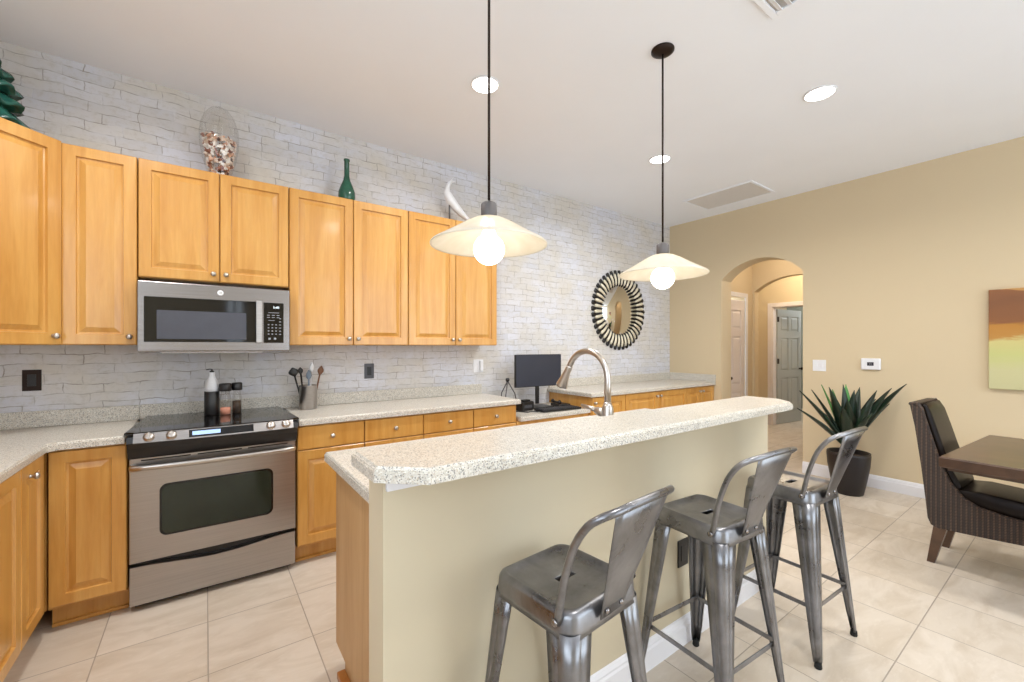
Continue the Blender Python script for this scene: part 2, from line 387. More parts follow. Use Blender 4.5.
def wall_with_added_windows(name, axis, c0, c1, u0, u1, wins, mat, kwin):
    """wall between c0..c1 across its thickness, u along; wins: (ua, ub, za, zb)"""
    P = (lambda u, c, z: (u, c, z)) if axis == 'x' else (lambda u, c, z: (c, u, z))
    def bx(mb, ua, ub, ca, cb, za, zb, bev=0):
        p, q = P(ua, ca, za), P(ub, cb, zb); mb.box(tuple(map(min, p, q)), tuple(map(max, p, q)), bev)
    mb = MB(); u = u0
    for k, (ua, ub, za, zb) in enumerate(wins):
        if ua > u: bx(mb, u, ua, c0, c1, 0, HC)
        if za > 0: bx(mb, ua, ub, c0, c1, 0, za)
        if zb < HC: bx(mb, ua, ub, c0, c1, zb, HC)
        fr = MB(); m0, m1 = c0+(c1-c0)*.35, c0+(c1-c0)*.7
        for a in ((ua, ua+.05, za, zb), (ub-.05, ub, za, zb), (ua, ub, za, za+.05), (ua, ub, zb-.05, zb), ((ua+ub)/2-.03, (ua+ub)/2+.03, za, zb)): bx(fr, a[0], a[1], m0, m1, a[2], a[3], .003)
        struct('window_%d' % (kwin+k), fr, M['white']); u = ub  # frame of an added window, never in view
    if u < u1: bx(mb, u, u1, c0, c1, 0, HC)
    return struct(name, mb, mat)
wall_with_added_windows('wall_front', 'x', YB-.15, YB, XL-.1, WX+.24, [(.30, .62, .9, 2.3), (1.75, 5.1, 0, 2.88)], M['beige'], 1)  # unseen windows added for light; the narrow one streaks the microwave
wall_with_added_windows('wall_left', 'y', XL-.1, XL, YB, D, [(-3.1, .7, .95, 2.88)], M['brick'], 3)  # unseen window added to bring daylight from the left
wall_with_added_windows('wall_right_dining', 'y', WX, WX+.24, YB, -.9, [(-3.2, -1.9, .5, 2.88)], M['beige'], 4)  # unseen dining window added as a further daylight source
arch_wall('wall_right', WX, WX+.24, -.9, D, HC, 1.875, 2.77, 2.19, 2.40, M['beige'])
# hallway beyond the arch
HY = 2.96
struct('wall_hall_left', MB().box((WX+.24, HY, 0), (5.42, HY+.1, HC)).box((6.25, HY, 0), (6.48, HY+.1, HC)).box((5.42, HY, 2.06), (6.25, HY+.1, HC)), M['beige'])
struct('wall_hall_right', MB().box((WX+.24, 1.70, 0), (11.0, 1.80, HC)), M['beige'])
arch_wall('wall_hall_arch', 6.48, 6.60, 1.80, 4.7, HC, 1.92, 2.93, 2.16, 2.34, M['beige'])
struct('ceiling_hall', MB().box((WX+.24, 1.7, 2.75), (11, 4.8, 2.85)), M['ceiling'])
struct('wall_hall_side', MB().box((6.60, 4.1, 0), (11.0, 4.2, HC)), M['beige'])
FX = 7.95
struct('wall_hall_end', MB().box((FX, 3.30, 0), (FX+.12, 4.1, HC)).box((FX, 1.80, 0), (FX+.12, 2.46, HC)).box((FX, 2.46, 2.04), (FX+.12, 3.30, HC)), M['beige'])
struct('wall_room_beyond', MB().box((10.6, 1.8, 0), (10.7, 4.1, HC)), plain('grey_green_paint', srgb(160, 166, 156), .9))

def base_rail(name, a, b, side):
    """baseboard between a and b (xy), thickness offset towards side"""
    a = Vector(a); b = Vector(b); n = Vector(side)
    mb = MB()
    prof = [(0, 0), (.016, 0), (.016, .085), (.012, .095), (.012, .103), (.006, .118), (0, .122)]
    rings = [[(p.x+n.x*d, p.y+n.y*d, z) for d, z in prof] for p in (a, b)]
    mb.loft(rings, True, True, True, False)
    return struct(name, mb, M['white'])
base_rail('baseboard_right', (WX, YB), (WX, 1.875), (-1, 0))
base_rail('baseboard_hall', (WX+.24, HY), (5.36, HY), (0, -1))
base_rail('baseboard_hall_left', (6.31, HY), (6.48, HY), (0, -1))

def panel_door(mb, w, h, t=.035, rows=((.10, .30), (.38, .95), (1.03, 1.72), (1.79, 1.96))):
    """six/eight panel door, local x 0..w, y 0..t, z 0..h, panels pressed into both faces"""
    mb.box((0, .011, 0), (w, t-.011, h))
    m = .10; g = .09
    xs = [(m, (w-g)/2), ((w+g)/2, w-m)]
    zs = sorted(set([0, h]+[z for r in rows for z in r]))
    for fy, s in ((0, 1), (t, -1)):
        # stiles and rails proud of the core
        for xa, xb in ((0, m), ((w-g)/2, (w+g)/2), (w-m, w)): mb.box((xa, min(fy, fy+s*.011), 0), (xb, max(fy, fy+s*.011), h))
        zz = [0]+[z for r in rows for z in r]+[h]
        for i in range(0, len(zz), 2):
            for xa, xb in xs: mb.box((xa, min(fy, fy+s*.011), zz[i]), (xb, max(fy, fy+s*.011), zz[i+1]))
        for r in rows:
            for xa, xb in xs:
                mb.slab_y = None
                a = [(xa+.018, r[0]+.018), (xb-.018, r[0]+.018), (xb-.018, r[1]-.018), (xa+.018, r[1]-.018)]
                rings = [[(x, fy+s*.011, z) for x, z in a], [(x, fy+s*.002, z) for x, z in inset(a, .022)]]
                mb.loft(rings, False, True, True, False)
ROWS = ((.20, .80), (.92, 1.50), (1.60, 1.88))
# door on the hall's left wall
d1 = MB(T(5.42+.02, HY-.005, .01)); panel_door(d1, .79, 2.0, rows=((.16, .72), (.82, 1.50), (1.60, 1.86)))
dr = struct('door_1', d1, M['door_white'])
def knob_mb(mb, c, d, r=.014, stem=.018, n=16):
    """round knob at c pointing along -y"""
    prof = [(r*.75, 0), (r*.5, .003), (r*.42, stem*.55), (r*.85, stem*.75), (r*1.05, stem), (r*1.0, stem+r*.45), (r*.6, stem+r*.8), (0, stem+r*.9)]
    mb.lathe(prof, n=n, M=T(*c) @ RX(PI/2)); return mb
knob_mb(MB(), (5.80, HY-.005, .93), 0, .02, .03).build('door_knob', M['bronze'], dr)
cm = MB()
for a, b in (((5.36, HY-.018, 0), (5.42, HY, 2.12)), ((6.25, HY-.018, 0), (6.31, HY, 2.12)), ((5.42, HY-.018, 2.06), (6.25, HY, 2.12))): cm.box(a, b, .004)
struct('trim_1', cm, M['white'])
cm = MB()
for a, b in (((FX-.018, 3.30, 0), (FX, 3.37, 2.11)), ((FX-.018, 2.39, 0), (FX, 2.46, 2.11)), ((FX-.018, 2.46, 2.04), (FX, 3.30, 2.11)),
             ((FX, 3.285, 0), (FX+.12, 3.30, 2.04)), ((FX, 2.46, 0), (FX+.12, 2.475, 2.04)), ((FX, 2.475, 2.025), (FX+.12, 3.285, 2.04))): cm.box(a, b, .003)
struct('trim_2', cm, M['door_white'])
d2 = MB(); panel_door(d2, .78, 2.0, rows=((.20, .80), (.92, 1.50), (1.62, 1.88)))
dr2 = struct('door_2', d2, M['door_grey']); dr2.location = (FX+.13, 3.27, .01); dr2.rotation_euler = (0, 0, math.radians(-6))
hg = MB()
for z in (.25, 1.05, 1.78): hg.box((-.012, -.012, z), (.03, .0, z+.09))
hg.build('hinge', M['bronze'], dr2)
knob_mb(MB(), (.71, 0, .95), 0, .025, .04).build('door_knob', M['bronze'], dr2)

# island half wall
struct('wall_island', MB().box((.387, 1.125, 0), (2.65, 1.245, 1.03)), M['cream'])
base_rail('baseboard_island', (.50, 1.125), (2.65, 1.125), (0, -1))

# ------------------------------------------------------------------ cabinets
def raised_door(name, w, h, parent, x=0, y=0, z=0, fw=.056, flat=False, mat=None, rail=None):
    """door slab, front at local y, body behind it; own origin at lower left"""
    mb = MB(); t = .02
    R = lambda i, yy: [(i, yy, i), (w-i, yy, i), (w-i, yy, h-i), (i, yy, h-i)]
    if flat: rings = [R(0, t), R(0, .004), R(.004, 0)]
    else:
        rings = [R(0, t), R(0, .004), R(.004, 0), R(fw, 0), R(fw+.003, .011), R(fw+.012, .012), R(fw+.036, .003), R(fw+.038, .002)]
    mb.loft(rings, True, True, True, False)
    o = mb.build(name, mat or M['maple'], parent); o.location = (x, y, z); return o
def knob(parent, x, z, r=.0145):
    o = knob_mb(MB(), (0, 0, 0), 0, r).build('knob', M['chrome'], parent, True); o.location = (x, 0, z); return o
g = .0025
def wall_cab(x0, x1, z0, z1, doors, label, knobs, yf=3.2, group=None):
    r = empty('wall_cabinet', (x0, D, z0), 0, label, 'cabinet', group)
    w = x1-x0; h = z1-z0; dp = D-yf
    MB().box((.001, -dp+.021, 0), (w-.001, -.002, h), .001).build('body', M['maple'], r)
    n = doors
    for i in range(n):
        a = w*i/n+g; b = w*(i+1)/n-g
        d = raised_door('door', b-a, h-2*g, r, a, -dp, g)
        side = knobs[i]
        knob(d, (b-a-.03) if side == 'r' else .03, .045)
    return r
ZB, ZT = 1.375, 2.445
wall_cab(-.618, -.312, ZB, ZT, 1, 'narrow single-door maple wall cabinet left of the microwave', 'r')
wall_cab(-.31, .458, 1.765, ZT, 2, 'short two-door maple wall cabinet directly above the microwave', 'rl')
wall_cab(.46, 1.303, ZB, ZT, 2, 'tall two-door maple wall cabinet just right of the microwave, under the green bottle', 'rl')
wall_cab(1.305, 2.15, ZB, ZT, 2, 'tall two-door maple wall cabinet at the right end of the row, under the white bird', 'rl')
# diagonal corner wall cabinet
r = empty('wall_cabinet', (XL, D, ZB), 0, 'diagonal corner maple wall cabinet under the green ceramic tree', 'cabinet')
hh = ZT-ZB
MB().prism([(0, 0), (0, -.62), (.30, -.62), (.62, -.30), (.62, 0)], 0, hh).build('body', M['maple'], r)
dl = math.hypot(.32, .32)
dd = raised_door('door', dl-.01, hh-2*g, r, .30+.014, -.62-.014, g, fw=.06); dd.rotation_euler = (0, 0, PI/4); dd.location = (.30+.02, -.62-.013, g)
knob(dd, dl-.045, .045)

def base_cab(x0, x1, label, bays=1, drawer=True, yf=2.905, knobs='r', dknob=True, group=None, ztop=.876, toe=True, zdr=(.722, .866)):
    r = empty('base_cabinet', (x0, D, 0), 0, label, 'cabinet', group)
    w = x1-x0; dp = D-yf
    MB().box((.001, -dp+.021, .11), (w-.001, -.002, ztop), .001).build('body', M['maple'], r)
    MB().box((.001, -dp+.085, 0), (w-.001, -.02, .11)).box((.001, -dp+.070, 0), (w-.001, -dp+.085, .018), .004).build('toe_kick', M['maple'], r)
    for i in range(bays):
        a = w*i/bays+g; b = w*(i+1)/bays-g
        ztd = zdr[0]-.006 if drawer else ztop-.01
        d = raised_door('door', b-a, ztd-.125, r, a, -dp, .125)
        s = knobs[i]
        if s != 'n': knob(d, (b-a-.03) if s == 'r' else .03, ztd-.125-.05)
        if drawer:
            q = raised_door('drawer', b-a, zdr[1]-zdr[0], r, a, -dp, zdr[0], flat=True)
            knob(q, (b-a)/2, (zdr[1]-zdr[0])/2)
    return r
base_cab(-.604, -.322, 'narrow full-door maple base cabinet between the left corner and the range', 1, False, knobs='n')
base_cab(.462, .872, 'maple base cabinet with drawer and door directly right of the range', 1, True, knobs='r')
base_cab(.874, 1.726, 'two-drawer maple base cabinet in the middle of the counter run', 2, True, knobs='rl')
base_cab(1.728, 2.150, 'maple base cabinet with one drawer beside the computer desk', 1, True, knobs='l')
base_cab(3.03, 3.52, 'maple base cabinet just right of the computer desk', 1, False, 2.86, 'l')
base_cab(3.522, 4.63, 'wide two-door maple base cabinet with paired knobs near the mirror', 2, False, 2.86, 'rl')
base_cab(4.632, 5.245, 'two-door maple base cabinet in the far right corner', 2, False, 2.86, 'rl')
# corner and left leg base cabinets face +x
r = empty('base_cabinet', (XL, D, 0), 0, 'blind corner maple base cabinet in the left corner, mostly under the counter', 'cabinet')
MB().box((.002, -.57, .11), (.63, -.002, .876)).build('body', M['maple'], r)
MB().box((.002, -.51, 0), (.57, -.002, .11)).build('toe_kick', M['maple'], r)
def left_cab(y0, y1, label, parts):
    """origin at wall, front faces +x; local x runs along +y ; parts: list of (kind,z0,z1,a,b,knob)"""
    r = empty('base_cabinet', (XL, y0, 0), PI/2, label, 'cabinet')
    w = y1-y0; dp = .633
    MB().box((.001, -dp+.021, .11), (w-.001, -.002, .876), .001).build('body', M['maple'], r)
    MB().box((.001, -dp+.085, 0), (w-.001, -.02, .11)).box((.001, -dp+.070, 0), (w-.001, -dp+.085, .018), .004).build('toe_kick', M['maple'], r)
    for kind, z0, z1, a, b, k in parts:
        q = raised_door(kind, b-a, z1-z0, r, a, -dp, z0, flat=(kind == 'drawer'))
        if k: knob(q, *k)
    return r
left_cab(2.575, 2.88, 'maple base cabinet with one tall door at the left corner, knob near its top', [('door', .122, .868, .004, .301, (.10, .69))])
left_cab(1.95, 2.573, 'maple base cabinet with one wide full door on the left counter leg, nearer the viewer', [('door', .122, .868, .003, .620, (.05, .69))])
left_cab(1.20, 1.948, 'two-door maple base cabinet at the near end of the left counter leg', [('door', .122, .716, .003, .372, (.33, .55)), ('door', .122, .716, .376, .745, (.04, .55)), ('drawer', .722, .868, .003, .745, (.37, .07))])
# desk drawer
r = empty('desk_drawer_unit', (2.152, D, 0), 0, 'maple drawer unit under the low computer desk counter', 'drawer unit')
MB().box((.001, -.574, .59), (.875, 0, .723), .001).build('body', M['maple'], r)
q = raised_door('drawer', .870, .125, r, .003, -.595, .595, flat=True); knob(q, .435, .062)

# ------------------------------------------------------------------ countertops
EDGE = [(0, 0), (0, .028), (.003, .030), (.003, .034), (.007, .038)]
def edge(z0): return [(d, z0+z) for d, z in EDGE]
GAP = .0005
r = empty('countertop', (XL, D, 0), 0, 'speckled beige L-shaped countertop left of the range', 'countertop')
LX = -.595-XL
MB().slab([(0, -2.3), (LX, -2.3), (LX, -.615-.03), (LX+.03, -.615), (-.330-XL, -.615), (-.330-XL, 0), (0, 0)], edge(.8765)).build('slab', M['granite'], r)
MB().box((0, -.022, .915), (-.330-XL, 0, 1.005), .002).box((0, -2.3, .915), (.022, -.022, 1.005), .002).build('backsplash', M['granite'], r)
r = empty('countertop', (.468, D, 0), 0, 'speckled beige countertop between the range and the computer desk', 'countertop')
MB().slab([(0, -.615), (1.715, -.615), (1.715, 0), (0, 0)], edge(.8765)).build('slab', M['granite'], r)
MB().box((-.797, -.022, .915), (1.69, 0, 1.005), .002).build('backsplash', M['granite'], r)
r = empty('countertop', (2.184, D, 0), 0, 'low speckled desk countertop under the computer monitor', 'countertop')
MB().slab([(0, -.615), (.843, -.615), (.843, 0), (0, 0)], edge(.7235)).build('slab', M['granite'], r)
r = empty('countertop', (3.0, D, 0), 0, 'speckled countertop in the far corner below the round mirror', 'countertop')
MB().slab([(0, -.66), (2.248, -.66), (2.248, 0), (0, 0)], edge(.8765)).build('slab', M['granite'], r)
MB().box((.02, -.022, .915), (2.248, 0, 1.005), .002).box((2.226, -.66, .915), (2.248, -.022, 1.005), .002).build('backsplash', M['granite'], r)

# island
r = empty('bar_countertop', (.338, .955, 1.03), 0, 'raised speckled quartz breakfast bar top with clipped corners on the island', 'countertop')
XR = 2.65-.338
poly = [(.105, 0), (XR-.105, 0), (XR, .10), (XR, .295), (0, .295), (0, .095)]
MB().slab(poly, [(0, .001), (0, .028), (.004, .029), (.004, .033), (.008, .034), (.011, .040)]).build('slab', M['granite'], r)
MB().box((.055, .155, -.05), (XR+.012, .1695, 0), .002).build('support_board', M['white'], r)
r = empty('island_countertop', (.415, 1.246, .877), 0, 'lower speckled quartz worktop on the kitchen side of the island', 'countertop')
mb = MB(); IW = 2.2
sx0, sx1, sy0, sy1 = .90, 1.62, .16, .60
mb.slab([(0, 0), (sx0, 0), (sx0, .70), (0, .70)], edge(0))
mb.slab([(sx1, 0), (IW, 0), (IW, .70), (sx1, .70)], edge(0))
mb.box((sx0, 0, 0), (sx1, sy0, .038)); mb.box((sx0, sy1, 0), (sx1, .70, .038))
mb.build('slab', M['granite'], r)
r = empty('sink', (.415+sx0, 1.246+sy0, .915), 0, 'stainless sink set into the lower island worktop behind the bar', 'sink')
mb = MB(); a = [(0, 0), (sx1-sx0, 0), (sx1-sx0, sy1-sy0), (0, sy1-sy0)]
mb.loft([[(x, y, z) for x, y in inset(a, d)] for d, z in ((-.015, .0005), (-.015, .004), (.008, .004), (.012, -.01), (.02, -.15), (.05, -.17))], False, True, True, True)
mb.build('basin', M['steel_dark'], r)
r = empty('island_cabinet', (.452, 1.246, 0), 0, 'pale maple island base cabinet behind the bar wall', 'cabinet')
MB().box((0, 0, .11), (2.15, .655, .70)).box((0, 0, .70), (.82, .655, .8765)).box((1.70, 0, .70), (2.15, .655, .8765)).box((.82, .60, .70), (1.70, .655, .8765)).box((.02, .0, 0), (2.13, .59, .11)).build('body', M['maple_pale'], r)
MB().box((-.013, 0, 0), (.02, .59, .03), .004).build('base_trim', M['maple_edge'], r)
for i in range(4):
    q = raised_door('door', .53, .60, r, 2.145-.536*i, .677, .125); q.rotation_euler = (0, 0, PI)
    knob(q, .49 if i % 2 == 0 else .04, .55)
    q = raised_door('drawer', .53, .14, r, 2.145-.536*i, .677, .73, flat=True); q.rotation_euler = (0, 0, PI); knob(q, .265, .07)

# faucet
r = empty('faucet', (1.575, 1.388, .915), 0, 'brushed nickel gooseneck pull-down kitchen faucet behind the bar', 'faucet')
MB().lathe([(.034, .0005), (.034, .008), (.028, .014), (.028, .15), (.024, .165), (.0165, .185)], n=28).build('base', M['chrome'], r, True)
pts = [(0, 0, .15), (0, 0, .28)]
for i in range(15):
    a = math.radians(0+150*i/14); R = .137
    pts.append((0, R-R*math.cos(a), .293+R*math.sin(a)))
e = Vector(pts[-1]); dv = Vector((0, math.sin(math.radians(30)), -math.cos(math.radians(30))))
dv = Vector((0, .5, -.86)).normalized(); pts.append(tuple(e+dv*.015))
MB().tube(pts, [.0165]*2+[.0155]*(len(pts)-2), 16).build('neck', M['chrome'], r, True)
e = Vector(pts[-1]); q = Vector((0, 0, 1)).rotation_difference(dv).to_matrix().to_4x4()
MB().lathe([(.0165, 0), (.0175, .004), (.0175, .03), (.023, .075), (.031, .118), (.032, .128), (.026, .130)], n=24, M=T(*e) @ q).build('spray_head', M['chrome'], r, True)
lv = MB().tube([(0, 0, .128), (0, .05, .132), (0, .075, .135)], [.024, .022, .016], 14).tube([(0, .065, .135), (0, .12, .144), (0, .175, .150)], [.013, .010, .007], 12)
lv.build('lever', M['chrome'], r, True)

# ------------------------------------------------------------------ range
r = empty('kitchen_range', (-.318, 2.90, 0), 0, 'stainless steel slide-in electric range with black glass cooktop', 'range')
RW = .772
mb = MB().box((.006, .03, .035), (RW-.006, .58, .90)).box((.02, .06, 0), (RW-.02, .55, .035)); mb.build('body', M['black'], r)
# cooktop with side wings
MB().slab([(-.012, -.03), (.03, -.075), (RW-.03, -.075), (RW+.012, -.03), (RW+.006, .10), (RW-.02, .575), (.02, .575), (-.006, .10)], [(.004, .917), (0, .921), (0, .930), (.006, .934)]).build('cooktop', M['black_gloss'], r)
def bowed(x0, x1, rows, n=16, bow=.02):
    """rows: list of (y,z); front bows towards -y in the middle; returns rings across x"""
    rings = []
    for i in range(n+1):
        u = i/n; x = x0+(x1-x0)*u; b = bow*(1-(2*u-1)**2)
        rings.append([(x, y-b*k, z) for y, z, k in rows])
    return rings
MB().loft(bowed(.028, RW-.028, [(-.02, .934, 0), (-.075, .930, 1), (-.100, .886, 1), (-.09, .882, 1), (-.02, .90, 0)]), True, True, True, False).build('control_panel', M['steel'], r)
MB().loft(bowed(.002, RW-.002, [(.02, .916, 0), (-.078, .914, 1), (-.088, .884, 1), (-.060, .852, 1), (-.03, .796, .5), (.02, .796, 0)]), True, True, True, False).build('front_band', M['black'], r)
# display: sits on the sloped panel
nrm = Vector((0, -.044, .025)).normalized()  # outward of panel slope (front/up)
def on_panel(u, s, off):
    """point on control panel: u across 0..1, s 0 top..1 bottom"""
    x = .028+(RW-.056)*u; b = .02*(1-(2*u-1)**2)
    p0 = Vector((x, -.075-b, .930)); p1 = Vector((x, -.100-b, .886))
    n = Vector((0, -(p0.z-p1.z), (p0.y-p1.y))).normalized(); n.z = abs(n.z)
    return p0.lerp(p1, s)+n*off
def panel_patch(u0, u1, s0, s1, off, n=8):
    R = []
    for i in range(n+1):
        u = u0+(u1-u0)*i/n
        R.append([on_panel(u, s0, 0), on_panel(u, s0, off), on_panel(u, s1, off), on_panel(u, s1, 0)])
    return R
disp = MB().loft(panel_patch(.31, .715, .08, .86, .0025), True, True, True, False).build('display', M['black_gloss'], r)
MB().loft(panel_patch(.33, .50, .25, .68, .0032), True, True, True, False).build('lit_screen', emit('pale_blue_display', srgb(150, 178, 220), .7), disp)
nq = Vector((0, 0, 1)).rotation_difference(Vector((0, -.87, .49))).to_matrix().to_4x4()
for u in (.085, .21, .835, .945):
    p = on_panel(u, .45, 0)
    k = MB().lathe([(.024, 0), (.024, .004), (.019, .006), (.018, .014), (.015, .017), (0, .017)], n=24, M=nq).box((-.004, -.017, .015), (.004, .017, .024), .001, M=nq).build('control_knob', M['chrome'], r, False)
    k.location = p
# oven door
mb = MB(); z0, z1 = .252, .792
mb.box((.003, -.005, z0), (RW-.003, .028, z1), .004)
od = mb.build('oven_door', M['steel'], r)
def rrect(x0, x1, z0, z1, rr, y, n=6):
    out = []
    for cx, cz, a in ((x1-rr, z0+rr, -PI/2), (x1-rr, z1-rr, 0), (x0+rr, z1-rr, PI/2), (x0+rr, z0+rr, PI)):
        for i in range(n+1):
            t = a+PI/2*i/n; out.append((cx+rr*math.cos(t), y, cz+rr*math.sin(t)))
    return out
MB().loft([rrect(.124, .648, .369, .643, .035, -.004), rrect(.124, .648, .369, .643, .035, -.0075)], True, True, True, False).build('oven_window', M['black_gloss'], od)
MB().loft([rrect(.134, .638, .379, .633, .03, -.0076), rrect(.134, .638, .379, .633, .03, -.0085)], True, True, True, False).build('window_glass', M['window_glass'], od)
hp = [(.018, -.004, .746), (.020, -.032, .748)]+[(.022+.728*i/14, -.04-.022*(1-(2*i/14-1)**2), .749) for i in range(15)]+[(.752, -.032, .748), (.754, -.004, .746)]
MB().tube(hp, .0165, 12).build('handle', M['chrome'], od, True)
mb = MB()
for i in range(3): mb.box((.05+.235*i, -.0065, .775), (.05+.235*i+.205, -.0045, .782))
mb.build('vent_slots', M['black'], od)
# drawer with scooped top edge
rings = []
for i in range(25):
    u = i/24; x = .006+(RW-.012)*u; dip = .028*math.sin(PI*u)**2
    rings.append([(x, -.004, .035), (x, -.004, .232-dip), (x, .012, .236-dip), (x, .028, .236-dip), (x, .028, .035)])
MB().loft(rings, True, True, True, False).build('warming_drawer', M['steel'], r)

# ------------------------------------------------------------------ microwave
r = empty('microwave', (-.303, 3.10, 1.328), 0, 'stainless steel over-the-range microwave with black control panel', 'microwave')
MW, MH = .752, .405
MB().box((0, .02, .006), (MW, .395, MH-.002), .003).box((.1, .02, 0), (.6, .3, .008)).build('body', M['steel_dark'], r)
MB().box((0, 0, .012), (MW, .022, MH), .004).build('front_frame', M['steel_dark'], r)
dw = MB().box((.028, -.004, .065), (.575, .002, .320), .002).build('door_glass', M['black_gloss'], r)
MB().box((.083, -.0052, .082), (.510, -.0038, .245), .0005).build('window', M['micro_glass'], dw)
MB().box((.560, -.034, .060), (.594, -.022, .325), .005).box((.570, -.023, .07), (.585, 0, .09)).box((.570, -.023, .295), (.585, 0, .315)).build('handle', M['steel'], r)
cp = MB().box((.604, -.004, .062), (.716, .002, .318), .002).build('control_panel', M['black_gloss'], r)
mb = MB(T(-.026, 0, 0))
for j in range(4):
    for i in range(3): mb.box((.652+.021*i, -.0048, .115+.020*j), (.661+.021*i, -.0038, .121+.020*j))
for j in range(6): mb.box((.716, -.0048, .115+.02*j), (.727, -.0038, .120+.02*j))
for i in range(3): mb.box((.648+.027*i, -.0048, .236), (.664+.027*i, -.0038, .240)); mb.box((.648+.027*i, -.0048, .222), (.664+.027*i, -.0038, .226))
mb.box((.655, -.0048, .253), (.715, -.0038, .256)); mb.box((.655, -.0048, .204), (.690, -.0038, .207))
mb.box((.655, -.0048, .083), (.668, -.0038, .095)); mb.box((.686, -.0048, .083), (.699, -.0038, .095))
mb.build('keypad', M['pad'], cp)
def text(txt, size, loc, rot, mat, name, parent=None, ext=.0004):
    c = bpy.data.curves.new(name, 'FONT'); c.body = txt; c.size = size; c.extrude = ext; c.align_x = 'CENTER'; c.align_y = 'CENTER'
    t = bpy.data.objects.new(name, c); dg = bpy.context.evaluated_depsgraph_get(); COL.objects.link(t)
    dg.update(); me = bpy.data.meshes.new_from_object(t.evaluated_get(dg)); bpy.data.objects.remove(t)
    o = bpy.data.objects.new(name, me); COL.objects.link(o); me.materials.clear(); me.materials.append(mat)
    o.location = loc; o.rotation_euler = rot; o.parent = parent; return o
text('1:41', .022, (.674, -.0048, .288), (PI/2, 0, 0), M['led'], 'clock_digits', cp)
em = MB().lathe([(.016, 0), (.016, .002), (.0135, .0025), (0, .0025)], n=24, M=T(.378, 0, .362) @ RX(PI/2)).build('emblem', M['plastic_white'], r)
text('GE', .013, (.378, -.0030, .362), (PI/2, 0, 0), M['steel_dark'], 'emblem_letters', em)
# duct foot seen under the microwave
# ------------------------------------------------------------------ things on the range and counter
r = empty('soap_bottle', (.035, 3.29, .934), 0, 'white-topped bottle with black lower half on the back of the range', 'bottle')
MB().lathe([(.038, 0), (.040, .004), (.040, .15), (.039, .151)], n=28).build('black_base', M['black'], r, True)
MB().lathe([(.039, .1505), (.038, .17), (.030, .215), (.020, .235), (.016, .25), (.016, .268), (.014, .270)], n=28).build('white_top', M['plastic_white'], r, True)
MB().lathe([(.012, .270), (.012, .278), (.005, .280), (.004, .29)], n=16).tube([(0, 0, .288), (-.012, 0, .290), (-.03, 0, .286)], .003, 8).build('pump', M['black'], r, True)
for nm, x, y, s, fill, lab in (('spice_mill', .105, 3.26, .98, 'salt', 'larger glass spice mill with black lid and pink salt on the range'), ('spice_mill', .168, 3.29, .86, 'soil', 'smaller glass spice mill with black lid, right of the pink salt mill')):
    r = empty(nm, (x, y, .934), 0, lab, 'spice mill')
    MB().lathe([(.030*s, 0), (.032*s, .004), (.032*s, .10), (.024*s, .135), (.026*s, .15)], n=24).build('glass_jar', M['clear'], r, True)
    MB().lathe([(.028*s, .002), (.028*s, .045 if fill == 'salt' else .08), (0, .046 if fill == 'salt' else .081)], n=20).build('contents', M[fill], r)
    MB().lathe([(.034*s, .15), (.036*s, .155), (.036*s, .192), (.030*s, .198), (0, .198)], n=24).build('lid', M['black'], r)
r = empty('utensil_crock', (.605, 3.36, .915), 0, 'cylindrical stainless utensil crock on the counter beside the range', 'utensil holder')
MB().lathe([(.058, 0), (.060, .003), (.060, .168), (.062, .172), (.057, .172), (.056, .01), (0, .01)], n=32).build('pot', M['steel'], r, True)
def utensil(name, lab, dx, dy, tx, ty, L, head, mat, hs):
    r = empty(name, (.605+dx, 3.36+dy, .928), 0, lab, 'utensil')
    d = Vector((tx, ty, 1)).normalized(); e = d*L
    MB().tube([(0, 0, 0), tuple(e)], [.005, .006], 8).build('handle', mat, r, True)
    q = Vector((0, 0, 1)).rotation_difference(d).to_matrix().to_4x4(); mb = MB()
    w, hgt, th = hs
    rings = []
    for i in range(9):
        u = i/8; ww = max(.15, math.sin(PI*(u*.9+.08)))*w; rings.append([T(*e) @ q @ Vector((ww*math.cos(a)*1.0, th*math.sin(a), hgt*u)) for a in [2*PI*k/14 for k in range(14)]])
    mb.loft(rings, True, True); mb.build(head, mat, r, True); return r
utensil('ladle', 'black round-headed ladle leaning left in the crock', -.03, .0, -.25, 0, .235, 'bowl', M['black'], (.034, .062, .016))
utensil('kitchen_spoon', 'black cooking spoon in the crock beside the ladle', -.018, .022, -.10, .05, .24, 'bowl', M['black'], (.018, .05, .008))
utensil('wooden_spoon', 'brown wooden spoon leaning right in the crock', .032, -.004, .20, 0, .235, 'bowl', M['wood_spoon'], (.021, .068, .010))
utensil('spatula', 'blue-grey silicone spatula in the middle of the crock', 0, -.018, 0, -.05, .20, 'blade', M['blue'], (.020, .07, .006))
utensil('whisk', 'white utensil standing tallest in the crock', .014, .018, .05, .02, .25, 'blade', M['plastic_white'], (.017, .075, .012))

# outlets
def plate(name, loc, rz, w, h, mat, inner, label, cat='outlet', kind='outlet', imat=None):
    r = empty(name, loc, rz, label, cat)
    MB().box((-w/2, -.006, -h/2), (w/2, 0, h/2), .0015).build('cover_plate', mat, r)
    if kind == 'outlet':
        MB().box((-inner[0]/2, -.008, -inner[1]/2), (inner[0]/2, -.005, inner[1]/2), .001).build('socket_face', imat or mat, r)
    else:
        for sx in (-.023, .023): MB().box((sx-.008, -.010, -.016), (sx+.008, -.005, .016), .001).build('switch', imat or mat, r)
    return r
ogr = plain('dark_grey_plate', srgb(74, 74, 80), .4)
plate('wall_outlet', (-.785, D, 1.178), 0, .074, .118, M['bronze'], (.034, .066), 'dark bronze outlet on the brick wall left of the range', imat=M['black'])
plate('wall_outlet', (1.088, D, 1.165), 0, .078, .122, ogr, (.036, .07), 'grey outlet on the brick wall above the middle counter', imat=M['black'])
